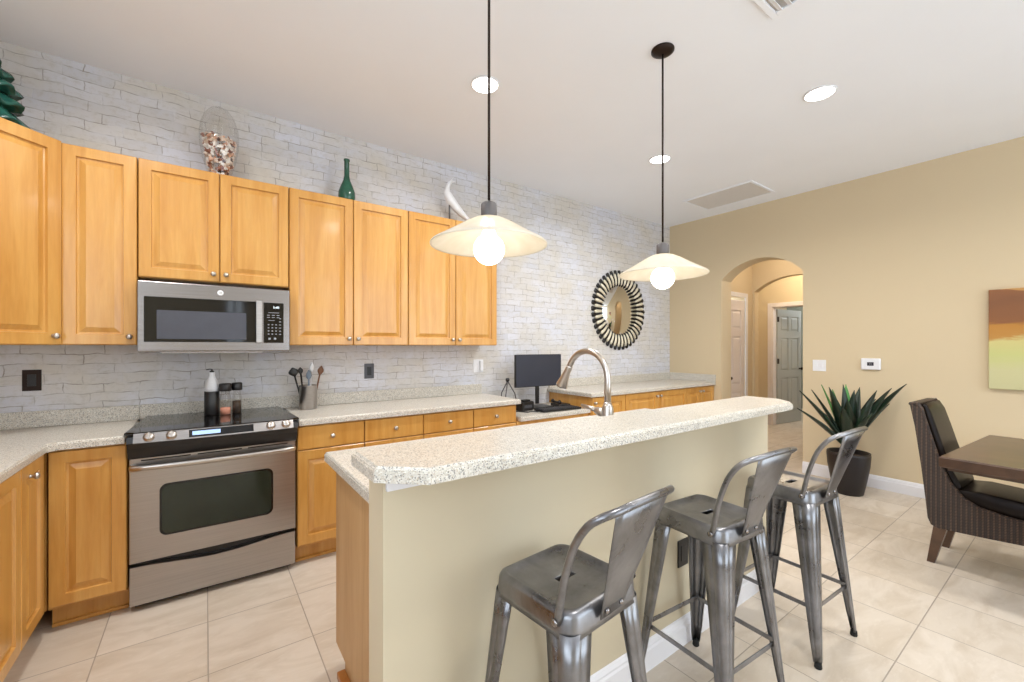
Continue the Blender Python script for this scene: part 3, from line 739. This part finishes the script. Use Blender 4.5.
o = plate('wall_outlet', (2.13, D, 1.178), 0, .11, .125, M['plastic_white'], (.03, .06), 'white outlet cover on the brick wall left of the monitor')
MB().box((.008, -.034, -.045), (.040, -.006, .05), .004).build('plug_adapter', M['plastic_white'], o)
plate('island_outlet', (1.785, 1.125, .418), 0, .078, .122, M['black'], (.036, .07), 'black outlet on the cream island wall behind the middle stool')
plate('light_switch', (WX, 1.722, 1.165), -PI/2, .118, .118, M['plastic_white'], None, 'white double light switch on the beige wall beside the arch', 'light switch', 'switch')
r = empty('thermostat', (WX, 1.292, 1.195), -PI/2, 'white wall thermostat with small dark display above the plant', 'thermostat')
MB().box((-.075, -.028, -.055), (.075, 0, .055), .008).build('housing', M['plastic_white'], r)
MB().box((-.025, -.0295, -.016), (.025, -.0275, .018), .001).build('display', M['screen'], r)
text('72', .022, (0, -.0297, 0), (PI/2, 0, 0), M['pad'], 'digits', r)

# ------------------------------------------------------------------ canvas
r = empty('canvas_painting', (WX, .526, 1.02), -PI/2, 'abstract sunset canvas in brown, gold and pale yellow on the beige wall', 'painting')
MB().box((0, -.035, 0), (1.15, -.001, .81), .003).build('canvas', M['canvas'], r)

# ------------------------------------------------------------------ mirror
r = empty('sunburst_mirror', (4.175, D, 1.815), 0, 'round wall mirror with black and champagne sunburst frame', 'mirror')
MB().lathe([(.33, .012), (.33, .02), (.38, .022), (.42, .016), (.42, .001), (0, .001)], n=64, M=RX(PI/2)).build('backing', M['black'], r)
MB().lathe([(.335, .014), (.33, .020), (0, .0205)], n=64, M=RX(PI/2)).build('mirror_glass', M['mirror'], r, True)
def petal(parent, name, mat, r0, r1, w0, w1, y, th, tilt=0):
    mb = MB(); rings = []
    for i in range(7):
        u = i/6; rr = r0+(r1-r0)*u; w = (w0+(w1-w0)*u)*(1 if 0 < i < 6 else .6)
        yy = -y-th*math.sin(PI*u)
        rings.append([(rr, yy+.008, -w), (rr, yy, -w*.7), (rr, yy-.006, 0), (rr, yy, w*.7), (rr, yy+.008, w)])
    mb.loft(rings, True, True); return mb.build(name, mat, parent, True)
NP = 40
b0 = petal(r, 'black_spoke', M['black'], .405, .495, .019, .031, .012, .006)
c0 = petal(r, 'champagne_petal', M['champagne'], .315, .455, .014, .023, .026, .012)
i0 = petal(r, 'inner_spoke', M['black'], .30, .355, .008, .011, .024, .004)
for proto, off in ((b0, 0), (c0, .5), (i0, 0)):
    for i in range(NP):
        o = proto if i == 0 else proto.copy()
        if i: COL.objects.link(o); o.parent = r
        o.rotation_euler = (0, 2*PI*(i+off)/NP, 0)

# ------------------------------------------------------------------ computer on the desk
r = empty('computer_monitor', (2.695, 3.27, .762), math.radians(-2), 'black flat computer monitor on the low desk counter', 'monitor')
MB().box((-.285, -.012, .205), (.285, .018, .525), .006).build('housing', M['black'], r)
MB().box((-.279, -.0128, .212), (.279, -.0118, .519)).build('screen', M['screen'], r)
MB().box((-.02, .015, .03), (.02, .035, .30), .004).slab([(-.12, -.10), (.12, -.10), (.12, .10), (-.12, .10)], [(0, .001), (0, .008), (.004, .012)]).build('stand', M['black'], r)
r = empty('keyboard', (2.72, 3.01, .762), math.radians(-3), 'black keyboard on the desk in front of the monitor', 'keyboard')
MB().box((-.23, -.075, .002), (.23, .075, .020), .005).build('base', M['black'], r)
mb = MB()
for j in range(5):
    for i in range(15): mb.box((-.215+.0285*i, -.062+.025*j, .020), (-.192+.0285*i, -.041+.025*j, .025), .001)
mb.build('keys', plain('dark_keys', srgb(40, 40, 44), .5), r)
r = empty('docking_box', (2.44, 3.17, .762), .12, 'small black box left of the monitor stand', 'device')
MB().box((-.07, -.05, .001), (.08, .05, .085), .008).box((-.04, -.03, .085), (.05, .02, .102), .004).build('case', M['black'], r)
MB().box((-.05, -.052, .03), (.05, -.0495, .056)).build('front_panel', ogr, r)
r = empty('desk_telephone', (2.91, 3.185, .762), -.2, 'black desk telephone right of the monitor stand', 'telephone')
MB().box((-.07, -.08, .001), (.07, .08, .03), .006).build('base', M['black'], r)
MB().tube([(-.05, -.07, .052), (-.05, -.04, .045), (-.05, .04, .045), (-.05, .07, .052)], [.02, .012, .012, .02], 10).build('handset', M['black'], r, True)
tag(MB().tube([(2.30, 3.22, .768), (2.34, 3.12, .768), (2.38, 3.04, .768), (2.44, 3.06, .768), (2.47, 3.00, .768)], .005, 8).build('cable', M['black'], None, True), 'black cable lying on the desk beside the keyboard', 'cable')
tag(MB().tube([(2.60, 3.145, .768), (2.68, 3.13, .768), (2.76, 3.15, .768), (2.83, 3.125, .768)], .004, 8).build('cable', M['plastic_white'], None, True), 'pale cable lying on the desk beneath the monitor', 'cable')
r = empty('mini_tripod', (2.365, 3.34, .762), 0, 'small black tripod standing left of the monitor', 'tripod')
for a in (100, 215, 330):
    MB().tube([(0, 0, .27), (.065*math.cos(math.radians(a)), .085*math.sin(math.radians(a)), .15), (.10*math.cos(math.radians(a)), .10*math.sin(math.radians(a)), .006)], [.006, .005, .005], 8).build('leg', M['fitting'], r, True)
MB().lathe([(.008, .26), (.018, .27), (.020, .29), (.012, .30), (0, .30)], n=14).build('head', M['black'], r, True)

# ------------------------------------------------------------------ things on top of the wall cabinets
r = empty('glass_jar', (.075, 3.345, ZT), 0, 'large clear egg-shaped glass jar of seashells on the cabinets', 'jar')
prof = [(.052, 0), (.055, .006), (.058, .02), (.075, .07), (.093, .14), (.106, .22), (.109, .29), (.102, .35), (.082, .41), (.052, .452), (.022, .470), (0, .473)]
MB().lathe(prof, n=48).build('glass', M['clear'], r, True)
def rad(z):
    for (a, za), (b, zb) in zip(prof, prof[1:]):
        if za <= z <= zb: return a+(b-a)*(z-za)/(zb-za+1e-9)
    return .01
mb = MB()
for k in range(330):
    z = .024+.245*random.random()**.6; R = rad(z)-.024; a = random.random()*2*PI; q = R*math.sqrt(random.uniform(.55, 1))
    t = bmesh.new(); s_ = random.uniform(.013, .023)
    if k % 3: bmesh.ops.create_icosphere(t, subdivisions=1, radius=s_)
    else: bmesh.ops.create_cone(t, segments=7, radius1=s_*.7, radius2=.001, depth=s_*2.2, cap_ends=True)
    mb.absorb(t, T(q*math.cos(a), q*math.sin(a), z) @ Euler((random.random()*6, random.random()*6, 0)).to_matrix().to_4x4() @ Matrix.Diagonal((1, .7, .5 if k % 3 else 1, 1)))
tag(mb.build('seashells', M['shell'], None), 'mixed pale and rust seashells filling the glass jar', 'seashells', kind='stuff').location = (.075, 3.345, ZT)
r = empty('glass_bottle', (.868, 3.33, ZT), 0, 'dark green long-necked glass bottle on top of the cabinets', 'bottle')
MB().lathe([(.045, 0), (.052, .005), (.061, .05), (.060, .085), (.045, .13), (.026, .175), (.019, .21), (.018, .32), (.022, .323), (.022, .335), (.014, .337), (.013, .25)], n=36).build('glass', M['green_glass'], r, True)
# bird figurine
r = empty('bird_figurine', (1.79, 3.33, ZT), 0, 'slender white bird figurine on a perch on top of the cabinets', 'figurine')
mb = MB()
bp = [(.005, 0, .372), (-.03, 0, .372), (-.055, 0, .352), (-.072, 0, .315), (-.082, 0, .275), (-.07, 0, .24), (-.04, 0, .195), (.02, 0, .14), (.08, 0, .095), (.15, 0, .05), (.20, 0, .02)]
br_ = [.004, .013, .018, .019, .027, .038, .042, .036, .026, .015, .004]
mb.tube(bp, br_, 14); mb.build('body', M['plastic_white'], r, True)
MB().tube([(-.06, 0, .362), (-.035, 0, .385), (-.015, 0, .415)], [.006, .004, .001], 8).build('crest', M['plastic_white'], r, True)
MB().tube([(-.055, 0, .20), (-.055, 0, .012)], .0075, 10).lathe([(.045, 0), (.045, .01), (.03, .014), (0, .014)], c=(-.055, 0, 0), n=20).build('perch', M['fitting'], r, True)
# ceramic tree on the corner cabinet
r = empty('ceramic_tree', (-.885, 3.19, ZT), 0, 'green glazed tiered tree ornament on the corner cabinet', 'ornament')
mb = MB(); tiers = [(.165, 0, .15), (.140, .10, .11), (.128, .175, .10), (.10, .245, .09), (.065, .305, .09)]
for R, z, h in tiers:
    n = 40
    def ring(rr, zz, wob, ph): return [(rr*(1+wob*math.sin(7*2*PI*i/n+ph))*math.cos(2*PI*i/n), rr*(1+wob*math.sin(7*2*PI*i/n+ph))*math.sin(2*PI*i/n), zz+(.012*math.sin(7*2*PI*i/n+ph) if wob else 0)) for i in range(n)]
    ph = z*30
    mb.loft([ring(R*.75, z+.012, .05, ph), ring(R, z+.014, .10, ph), ring(R*.92, z+.03, .08, ph), ring(R*.6, z+h*.55, .04, ph), ring(R*.2, z+h, 0, ph)], True, True)
mb.build('tiers', M['tree'], r, True)

# ------------------------------------------------------------------ ceiling fixtures
def can(x, y, label, power=None, hc=HC):
    r = empty('recessed_light', (x, y, hc), 0, label, 'ceiling light')
    MB().lathe([(.092, -.0005), (.092, -.006), (.088, -.010), (.082, -.008), (.081, -.002)], n=40).build('trim_ring', M['plastic_white'], r, True)
    MB().lathe([(.082, -.005), (.055, -.009), (0, -.010)], n=40).build('lens', M['can_light'], r)
    ld = bpy.data.lights.new('recessed_lamp', 'AREA'); ld.shape = 'DISK'; ld.size = .15; ld.energy = power or CAN_POWER; ld.color = (1, .985, .96); ld.spread = math.radians(160)
    lo = bpy.data.objects.new('recessed_lamp', ld); COL.objects.link(lo); lo.parent = r; lo.location = (0, 0, -.014)
    return r
can(1.44, 2.28, 'glowing recessed ceiling light seen just behind the nearer pendant cord')
can(3.27, 2.28, 'glowing recessed ceiling light seen just behind the farther pendant cord')
can(3.27, 1.07, 'glowing recessed ceiling light alone right of both pendants')
can(-.40, 2.28, 'recessed ceiling light above the left counter corner, outside the view')
can(1.44, .20, 'recessed ceiling light nearest the viewer, above and outside the view')
can(3.27, -.60, 'recessed ceiling light over the dining side, outside the view')
def pendant(x, y, zr, label):
    r = empty('pendant_lamp', (x, y, HC), 0, label, 'pendant light')
    MB().lathe([(.062, -.001), (.062, -.010), (.045, -.022), (.012, -.028), (0, -.028)], n=32).build('ceiling_canopy', M['bronze'], r, True)
    L = HC-zr
    MB().tube([(0, 0, -.02), (0, 0, -L+.165)], .0055, 10).build('cord', M['bronze'], r, True)
    MB().lathe([(.012, -L+.175), (.028, -L+.168), (.033, -L+.16), (.033, -L+.115), (.030, -L+.105)], n=28).build('socket', M['fitting'], r, True)
    sh = [(.035, .108), (.06, .102), (.10, .082), (.15, .052), (.195, .026), (.231, .006), (.239, -.002), (.238, -.007), (.229, -.003), (.193, .018), (.148, .044), (.098, .073), (.058, .092), (.035, .097)]
    MB().lathe([(a, -L+b) for a, b in sh], n=64).build('shade', M['shade'], r, True)
    cz = -L-.022; R = .064
    bl = [(.018, cz+.11), (.022, cz+.085)]+[(R*math.sin(math.radians(a)), cz+R*math.cos(math.radians(a))) for a in range(30, 181, 15)]
    MB().lathe(bl, n=32).build('bulb', M['bulb'], r, True)
    return r
pendant(.942, 1.462, 1.787, 'nearer glass cone pendant lamp hanging over the island')
pendant(2.078, 1.43, 1.774, 'farther glass cone pendant lamp hanging in front of the mirror')
# return grille
r = empty('return_grille', (4.43, 2.03, HC), 0, 'large rectangular return-air grille flush in the ceiling near the arch', 'air grille')
MB().box((0, 0, -.010), (.53, .025, 0), .002).box((0, .735, -.010), (.53, .76, 0), .002).box((0, .025, -.010), (.025, .735, 0), .002).box((.505, .025, -.010), (.53, .735, 0), .002).build('frame', M['ceiling'], r)
mb = MB()
for i in range(38): mb.box((.025, .028+.0186*i, -.006), (.505, .028+.0186*i+.013, -.003))
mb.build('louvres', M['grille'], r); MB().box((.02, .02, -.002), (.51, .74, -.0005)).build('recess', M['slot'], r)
r = empty('supply_vent', (1.96, .60, HC), 0, 'small white supply vent cut off by the top edge of the view', 'air vent')
MB().box((0, 0, -.012), (.36, .03, 0), .003).box((0, .335, -.012), (.36, .365, 0), .003).box((0, .03, -.012), (.03, .335, 0), .003).box((.33, .03, -.012), (.36, .335, 0), .003).build('frame', M['ceiling'], r)
mb = MB()
for i in range(7): mb.box((-.0, -.016, -.001), (.30, .016, .001), M=T(.03, .055+.043*i, -.010) @ RX(math.radians(35)))
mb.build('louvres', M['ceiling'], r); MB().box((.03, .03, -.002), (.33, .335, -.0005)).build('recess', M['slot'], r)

# hall lamps (unseen fixtures added to light the spaces beyond the arch)
def lamp(name, loc, e, c, size=.25, label=''):
    r = empty(name, loc, 0, label, 'ceiling light')
    MB().lathe([(.12, 0), (.13, -.02), (.10, -.06), (.05, -.085), (0, -.09)], n=24).build('globe', M['shade'], r, True)
    ld = bpy.data.lights.new('added_bulb', 'POINT'); ld.energy = e; ld.color = c; ld.shadow_soft_size = .08
    lo = bpy.data.objects.new('added_bulb', ld); COL.objects.link(lo); lo.parent = r; lo.location = (0, 0, -.16)
lamp('added_hall_light', (7.3, 2.7, 2.75), 26, (1, .84, .62), label='added hall ceiling light beyond the second arch, out of sight')
lamp('added_hall_light', (5.95, 2.30, 2.75), 9, (1, .86, .70), label='added hall ceiling light between the two arches, out of sight')
lamp('added_room_light', (9.4, 2.6, 2.75), 40, (.86, .94, 1), label='added ceiling light in the far room behind the open door, out of sight')

# ------------------------------------------------------------------ bar stools
def rsq(h, rr, z, n=6):
    out = []
    for cx, cy, a in ((h-rr, -h+rr, -PI/2), (h-rr, h-rr, 0), (-h+rr, h-rr, PI/2), (-h+rr, -h+rr, PI)):
        for i in range(n+1):
            t = a+PI/2*i/n; out.append((cx+rr*math.cos(t), cy+rr*math.sin(t), z))
    return out
def make_stool():
    r = empty('bar_stool', (0, 0, 0)); ZS = .722; h = .146
    N = len(rsq(h, .04, 0))
    # obround hole ring sampled with the same count by angle
    def hole(z, s=1):
        out = []
        for (x, y, _) in rsq(h, .04, 0):
            a = math.atan2(y, x); cx = .022 if math.cos(a) > 0 else -.022
            out.append((cx*s+.015*s*math.cos(a), .015*s*math.sin(a), z))
        return out
    mb = MB()
    mb.loft([rsq(h+.006, .045, ZS-.062), rsq(h+.004, .045, ZS-.045), rsq(h+.001, .042, ZS-.014), rsq(h-.004, .04, ZS-.004), rsq(h-.012, .036, ZS), rsq(h-.020, .032, ZS-.001), rsq(h-.028, .028, ZS-.007), rsq(h-.06, .02, ZS-.009), hole(ZS-.0095, 1.3), hole(ZS-.010), hole(ZS-.0105, .98), hole(ZS-.020, .98)], False, False)
    s = mb.build('seat', M['gun'], r, True); md = s.modifiers.new('thickness', 'SOLIDIFY'); md.thickness = .0018; md.offset = -1
    MB().box((-.13, -.03, ZS-.052), (.13, .03, ZS-.048)).box((-.03, -.13, ZS-.047), (.03, .13, ZS-.043)).build('hole_darkening_brace', M['bronze'], r)  # dark brace added under the seat so its hole looks black
    # legs
    for sx in (-1, 1):
        for sy in (-1, 1):
            mb = MB(); rings = []
            for k in range(9):
                u = k/8; z = (ZS-.05)*(1-u)+.022*u
                c = .149+(.198-.149)*u        # corner position
                w = .080*(1-u)+.026*u; w *= (1 if u < .95 else .92); rr = .030*(1-u)+.010*u
                lip = .010*(1-u)+.005*u
                P = [(-w, -lip), (-w, 0)]
                P += [(-w*.62, .0), (-w*.55, -.003), (-w*.48, 0)]
                for j in range(6):
                    a = PI/2-PI/2*j/5; P.append((-rr+rr*math.cos(a), -rr+rr*math.sin(a)))
                P += [(0, -w*.48), (-.003, -w*.55), (0, -w*.62), (0, -w), (-lip, -w)]
                rings.append([(sx*(c+px), sy*(c+py), z) for px, py in P])
            mb.loft(rings, False, False, False)
            l = mb.build('leg', M['gun'], r, True); md = l.modifiers.new('thickness', 'SOLIDIFY'); md.thickness = .0018; md.offset = 0
            MB().lathe([(.013, 0), (.015, .004), (.013, .024), (.008, .03)], c=(sx*.188, sy*.188, 0), n=14).build('rubber_foot', M['rubber'], l, True)
    # stretchers
    c = .169; z = .235
    for a, b in (((-c, -c), (c, -c)), ((-c, c), (c, c)), ((-c, -c), (-c, c)), ((c, -c), (c, c))):
        mb = MB(); d = Vector((b[0]-a[0], b[1]-a[1], 0)); ang = math.atan2(d.y, d.x)
        mb.box((0, -.0025, -.009), (d.length, .0025, .009), .001, M=T(a[0], a[1], z) @ RZ(ang)); mb.build('stretcher', M['gun'], r)
    # hoop
    half = [(.153, -.112, ZS-.025), (.159, -.13, ZS+.05), (.161, -.145, ZS+.11), (.163, -.175, ZS+.19), (.160, -.210, ZS+.243), (.147, -.24, ZS+.268), (.112, -.256, ZS+.277), (.06, -.262, ZS+.282)]
    pts = [(-x, y, z) for x, y, z in half]+[(0, -.265, ZS+.284)]+[(x, y, z) for x, y, z in half[::-1]]
    # smooth by catmull
    sm = []
    for i in range(len(pts)-1):
        p0, p1, p2, p3 = [Vector(pts[max(0, min(len(pts)-1, i+k))]) for k in (-1, 0, 1, 2)]
        for t in (0, .33, .67):
            sm.append(.5*((2*p1)+(-p0+p2)*t+(2*p0-5*p1+4*p2-p3)*t*t+(-p0+3*p1-3*p2+p3)*t**3))
    sm.append(Vector(pts[-1]))
    hp = MB().tube(sm, .0095, 12).build('back_hoop', M['gun'], r, True)
    for sx in (-1, 1): MB().lathe([(.010, 0), (.010, .004), (.005, .006), (0, .006)], n=10, M=T(sx*.164, -.113, ZS-.018) @ RY(sx*PI/2)).build('bolt', M['steel_dark'], hp)
    # back panel
    rings = []
    for k in range(9):
        u = k/8; w = .044+.068*u; y = -.157-.102*u; z = ZS-.040+(.276+.040)*u
        row = []
        for j in range(9):
            v = j/8*2-1; row.append((w*v, y-.006*u*(1-v*v)+(.006*u*v*v), z-.006*u*v*v))
        rings.append(row)
    mb = MB(); mb.loft(rings, False, False, False)
    p = mb.build('back_panel', M['gun'], r, True); md = p.modifiers.new('thickness', 'SOLIDIFY'); md.thickness = .003; md.offset = 0
    for sx in (-1, 1): MB().lathe([(.008, 0), (.008, .004), (.004, .007), (0, .007)], n=10, M=T(sx*.030, -.166, ZS-.018) @ RX(PI/2)).build('bolt', M['steel_dark'], p)
    return r
st = make_stool()
spots = [(.835, .893, 5, 'worn steel bar stool nearest the camera, leftmost of the three'),
         (1.62, .905, -4, 'worn steel bar stool in the middle, in front of the island outlet'),
         (2.31, .875, -3, 'worn steel bar stool farthest away, right end of the bar in front of the plant')]
for i, (x, y, a, lab) in enumerate(spots):
    o = st if i == 0 else copy_tree(st)
    o.location = (x, y, 0); o.rotation_euler = (0, 0, math.radians(a)); tag(o, lab, 'bar stool', 'bar stools along the island')

# ------------------------------------------------------------------ plant
r = empty('potted_agave', (4.865, 1.365, 0), 0, 'spiky green agave in a tall dark pot against the beige wall', 'plant')
MB().lathe([(.105, 0), (.112, .005), (.135, .12), (.158, .26), (.166, .36), (.164, .385), (.152, .385), (.150, .34), (0, .34)], n=40).build('pot', M['pot'], r, True)
MB().lathe([(.151, .345), (.08, .355), (0, .36)], n=24).build('soil', M['soil'], r, True)
MB().lathe([(.035, .34), (.04, .40), (.03, .50), (0, .53)], n=14).build('stem', M['soil'], r, True)
random.seed(3)
def blade(az, el, L, w, bend, mat, z0=.44):
    mb = MB(); rings = []; n = 12
    ca, sa = math.cos(az), math.sin(az); x = .02; z = 0; e = el
    for k in range(n+1):
        u = k/n; ww = w*(.55+1.6*u-1.1*u*u if u < .55 else (1-u)**.8*1.80*(.55+1.6*.55-1.1*.3025)/(1.80*(.45**.8)))
        ww = max(ww, .001); e = el-bend*u
        if k: x += L/n*math.cos(e); z += L/n*math.sin(e)
        nx, nz = -math.sin(e), math.cos(e); cup = .32*ww
        row = []
        for v, off in ((-1, cup), (-.5, cup*.25), (0, 0), (.5, cup*.25), (1, cup)):
            row.append((ca*(x+nx*off)-sa*ww*v, sa*(x+nx*off)+ca*ww*v, z0+z+nz*off))
        for v, off in ((.5, cup*.25-.004), (0, -.006), (-.5, cup*.25-.004)):
            row.append((ca*(x+nx*off)-sa*ww*v, sa*(x+nx*off)+ca*ww*v, z0+z+nz*off))
        rings.append(row)
    mb.loft(rings, True, True); return mb.build('leaf', mat, r, True)
V = math.radians
# az measured in world; viewer sees along +x+y: screen right = (.81,-.586)
scr = math.atan2(-.586, .81)
L_ = [ # (screen angle offset az, elevation, length, width, bend, bright)
 (180, 45, .60, .036, .10, 0), (172, 56, .66, .036, .06, 0), (160, 66, .60, .036, .05, 0), (140, 74, .60, .034, .03, 1), (200, 70, .62, .036, .06, 0),
 (90, 86, .60, .034, .0, 0), (120, 80, .56, .032, .02, 1), (60, 80, .58, .034, .02, 1), (30, 72, .60, .036, .05, 0), (12, 63, .62, .036, .06, 0), (0, 50, .66, .038, .10, 0), (-8, 38, .76, .040, .14, 0),
 (-60, 74, .50, .038, .10, 0), (-100, 84, .55, .038, .02, 0), (-130, 72, .50, .038, .08, 0), (-30, 64, .52, .036, .10, 0), (225, 60, .50, .036, .12, 0), (75, 62, .45, .036, .2, 0), (110, 60, .45, .036, .2, 0), (-85, 66, .42, .036, .15, 0)]
for a, e, l, w, b, bright in L_: 
    # keep the wall side leaves steeper so that none enters the wall
    az = scr+V(a)
    w *= 1.35
    blade(az, V(e if l*math.cos(V(e))*math.cos(az) < .34 else max(e, 60)), l, w, V(b*100), M['leaf_bright'] if bright else M['leaf'], .42+random.uniform(-.015, .02))

# ------------------------------------------------------------------ dining table and chair
r = empty('dining_table', (3.345, .525, 0), math.radians(-4), 'dark brown wooden dining table with thick top, right edge of view', 'table')
TW, TL = 1.10, 1.75
MB().slab([(0, -TL), (TW, -TL), (TW, 0), (0, 0)], [(.03, .672), (.03, .685), (.004, .690), (0, .694), (0, .742), (.006, .75)]).build('tabletop', M['walnut'], r)
mb = MB().box((TW/2-.30, -TL/2-.45, .0), (TW/2+.30, -TL/2-.33, .07), .01).box((TW/2-.30, -TL/2+.33, 0), (TW/2+.30, -TL/2+.45, .07), .01)
mb.box((TW/2-.09, -TL/2-.44, .07), (TW/2+.09, -TL/2-.34, .672), .01).box((TW/2-.09, -TL/2+.34, .07), (TW/2+.09, -TL/2+.44, .672), .01).box((TW/2-.03, -TL/2-.34, .15), (TW/2+.03, -TL/2+.34, .25), .01)
mb.build('trestle_base', M['walnut'], r)
# chair: local y = world y, faces -y; origin at floor below centre
CW = .212
r = empty('dining_chair', (3.922, .655, 0), math.radians(-2), 'dark wicker dining chair with black leather cushions tucked under the table', 'chair')
def side_prof():
    out = [(.055, .995), (.03, .85), (.0, .60), (-.02, .40), (-.03, .285), (-.045, .245), (-.08, .232)]       # rear edge down
    bot = [(-.30, .245), (-.50, .262), (-.585, .275)]
    front = [(-.60, .30), (-.60, .335), (-.585, .365)]
    inner = [(-.50, .375), (-.36, .385), (-.25, .405), (-.185, .445), (-.13, .52), (-.085, .63), (-.05, .76), (-.02, .88), (.0, .965), (.02, 1.0)]
    return out+bot+front+inner
SP = side_prof()
for sx in (-1, 1):
    a = CW*sx; b = (CW-.035)*sx
    mb = MB(); mb.loft([[(a, y, z) for y, z in SP], [(b, y, z) for y, z in SP]], True, True, True, False)
    o = mb.build('side_panel', M['wicker'], r)
    mb = MB(); mb.tube([(CW*sx-.008*sx, y, z+.004) for y, z in SP[13:]], .010, 8); mb.build('braided_edge', M['wicker'], o, True)
rings = []
for y, z in SP[:7]: rings.append([(-(CW-.035), y, z), (CW-.035, y, z), (CW-.035, y-.035, z+.01), (-(CW-.035), y-.035, z+.01)])
MB().loft(rings, True, True, True, False).build('back_shell', M['wicker'], r)
rings = [[(-(CW-.035), y, z), (CW-.035, y, z), (CW-.035, y, z+.06), (-(CW-.035), y, z+.06)] for y, z in [(-.06, .25), (-.30, .262), (-.59, .285)]]
MB().loft(rings, True, True, True, False).build('seat_frame', M['wicker'], r)
MB().box((-CW-.002, .012, .985), (CW+.002, .062, 1.005), .008).build('top_rail', M['wicker'], r)
# cushions
def cushion(name, pts, hw):
    """pts: closed outline in (y,z); pillow between -hw..hw"""
    mb = MB(); cy = sum(p[0] for p in pts)/len(pts); cz = sum(p[1] for p in pts)/len(pts); rings = []
    for u, s in ((-1, .80), (-.985, .90), (-.95, .965), (-.88, 1), (0, 1.03), (.88, 1), (.95, .965), (.985, .90), (1, .80)):
        rings.append([(hw*u, cy+(y-cy)*s if False else y+(cy-y)*(1-s)*.5, z+(cz-z)*(1-s)*.5) for y, z in pts])
    mb.loft(rings, True, True); return mb.build(name, M['leather'], r, True)
cushion('back_cushion', [(.015, .985), (.0, .90), (-.03, .76), (-.07, .62), (-.12, .50), (-.15, .455), (-.175, .50), (-.135, .60), (-.10, .72), (-.066, .85), (-.036, .955), (-.012, 1.0)], CW-.037)
cushion('seat_cushion', [(-.14, .42), (-.30, .385), (-.50, .365), (-.60, .365), (-.625, .40), (-.62, .445), (-.58, .475), (-.40, .49), (-.25, .50), (-.16, .49)], CW-.020)
def leg(x, y, dx, dy):
    mb = MB(); mb.loft([[(x+dx+a*.018, y+dy+b*.018, 0) for a, b in ((-1, -1), (1, -1), (1, 1), (-1, 1))], [(x+a*.028, y+b*.030, .24) for a, b in ((-1, -1), (1, -1), (1, 1), (-1, 1))]], True, True, True, False)
    return mb.build('leg', M['walnut'], r)
for sx in (-1, 1): leg(sx*(CW-.035), -.085, 0, .045); leg(sx*(CW-.035), -.54, 0, -.02)
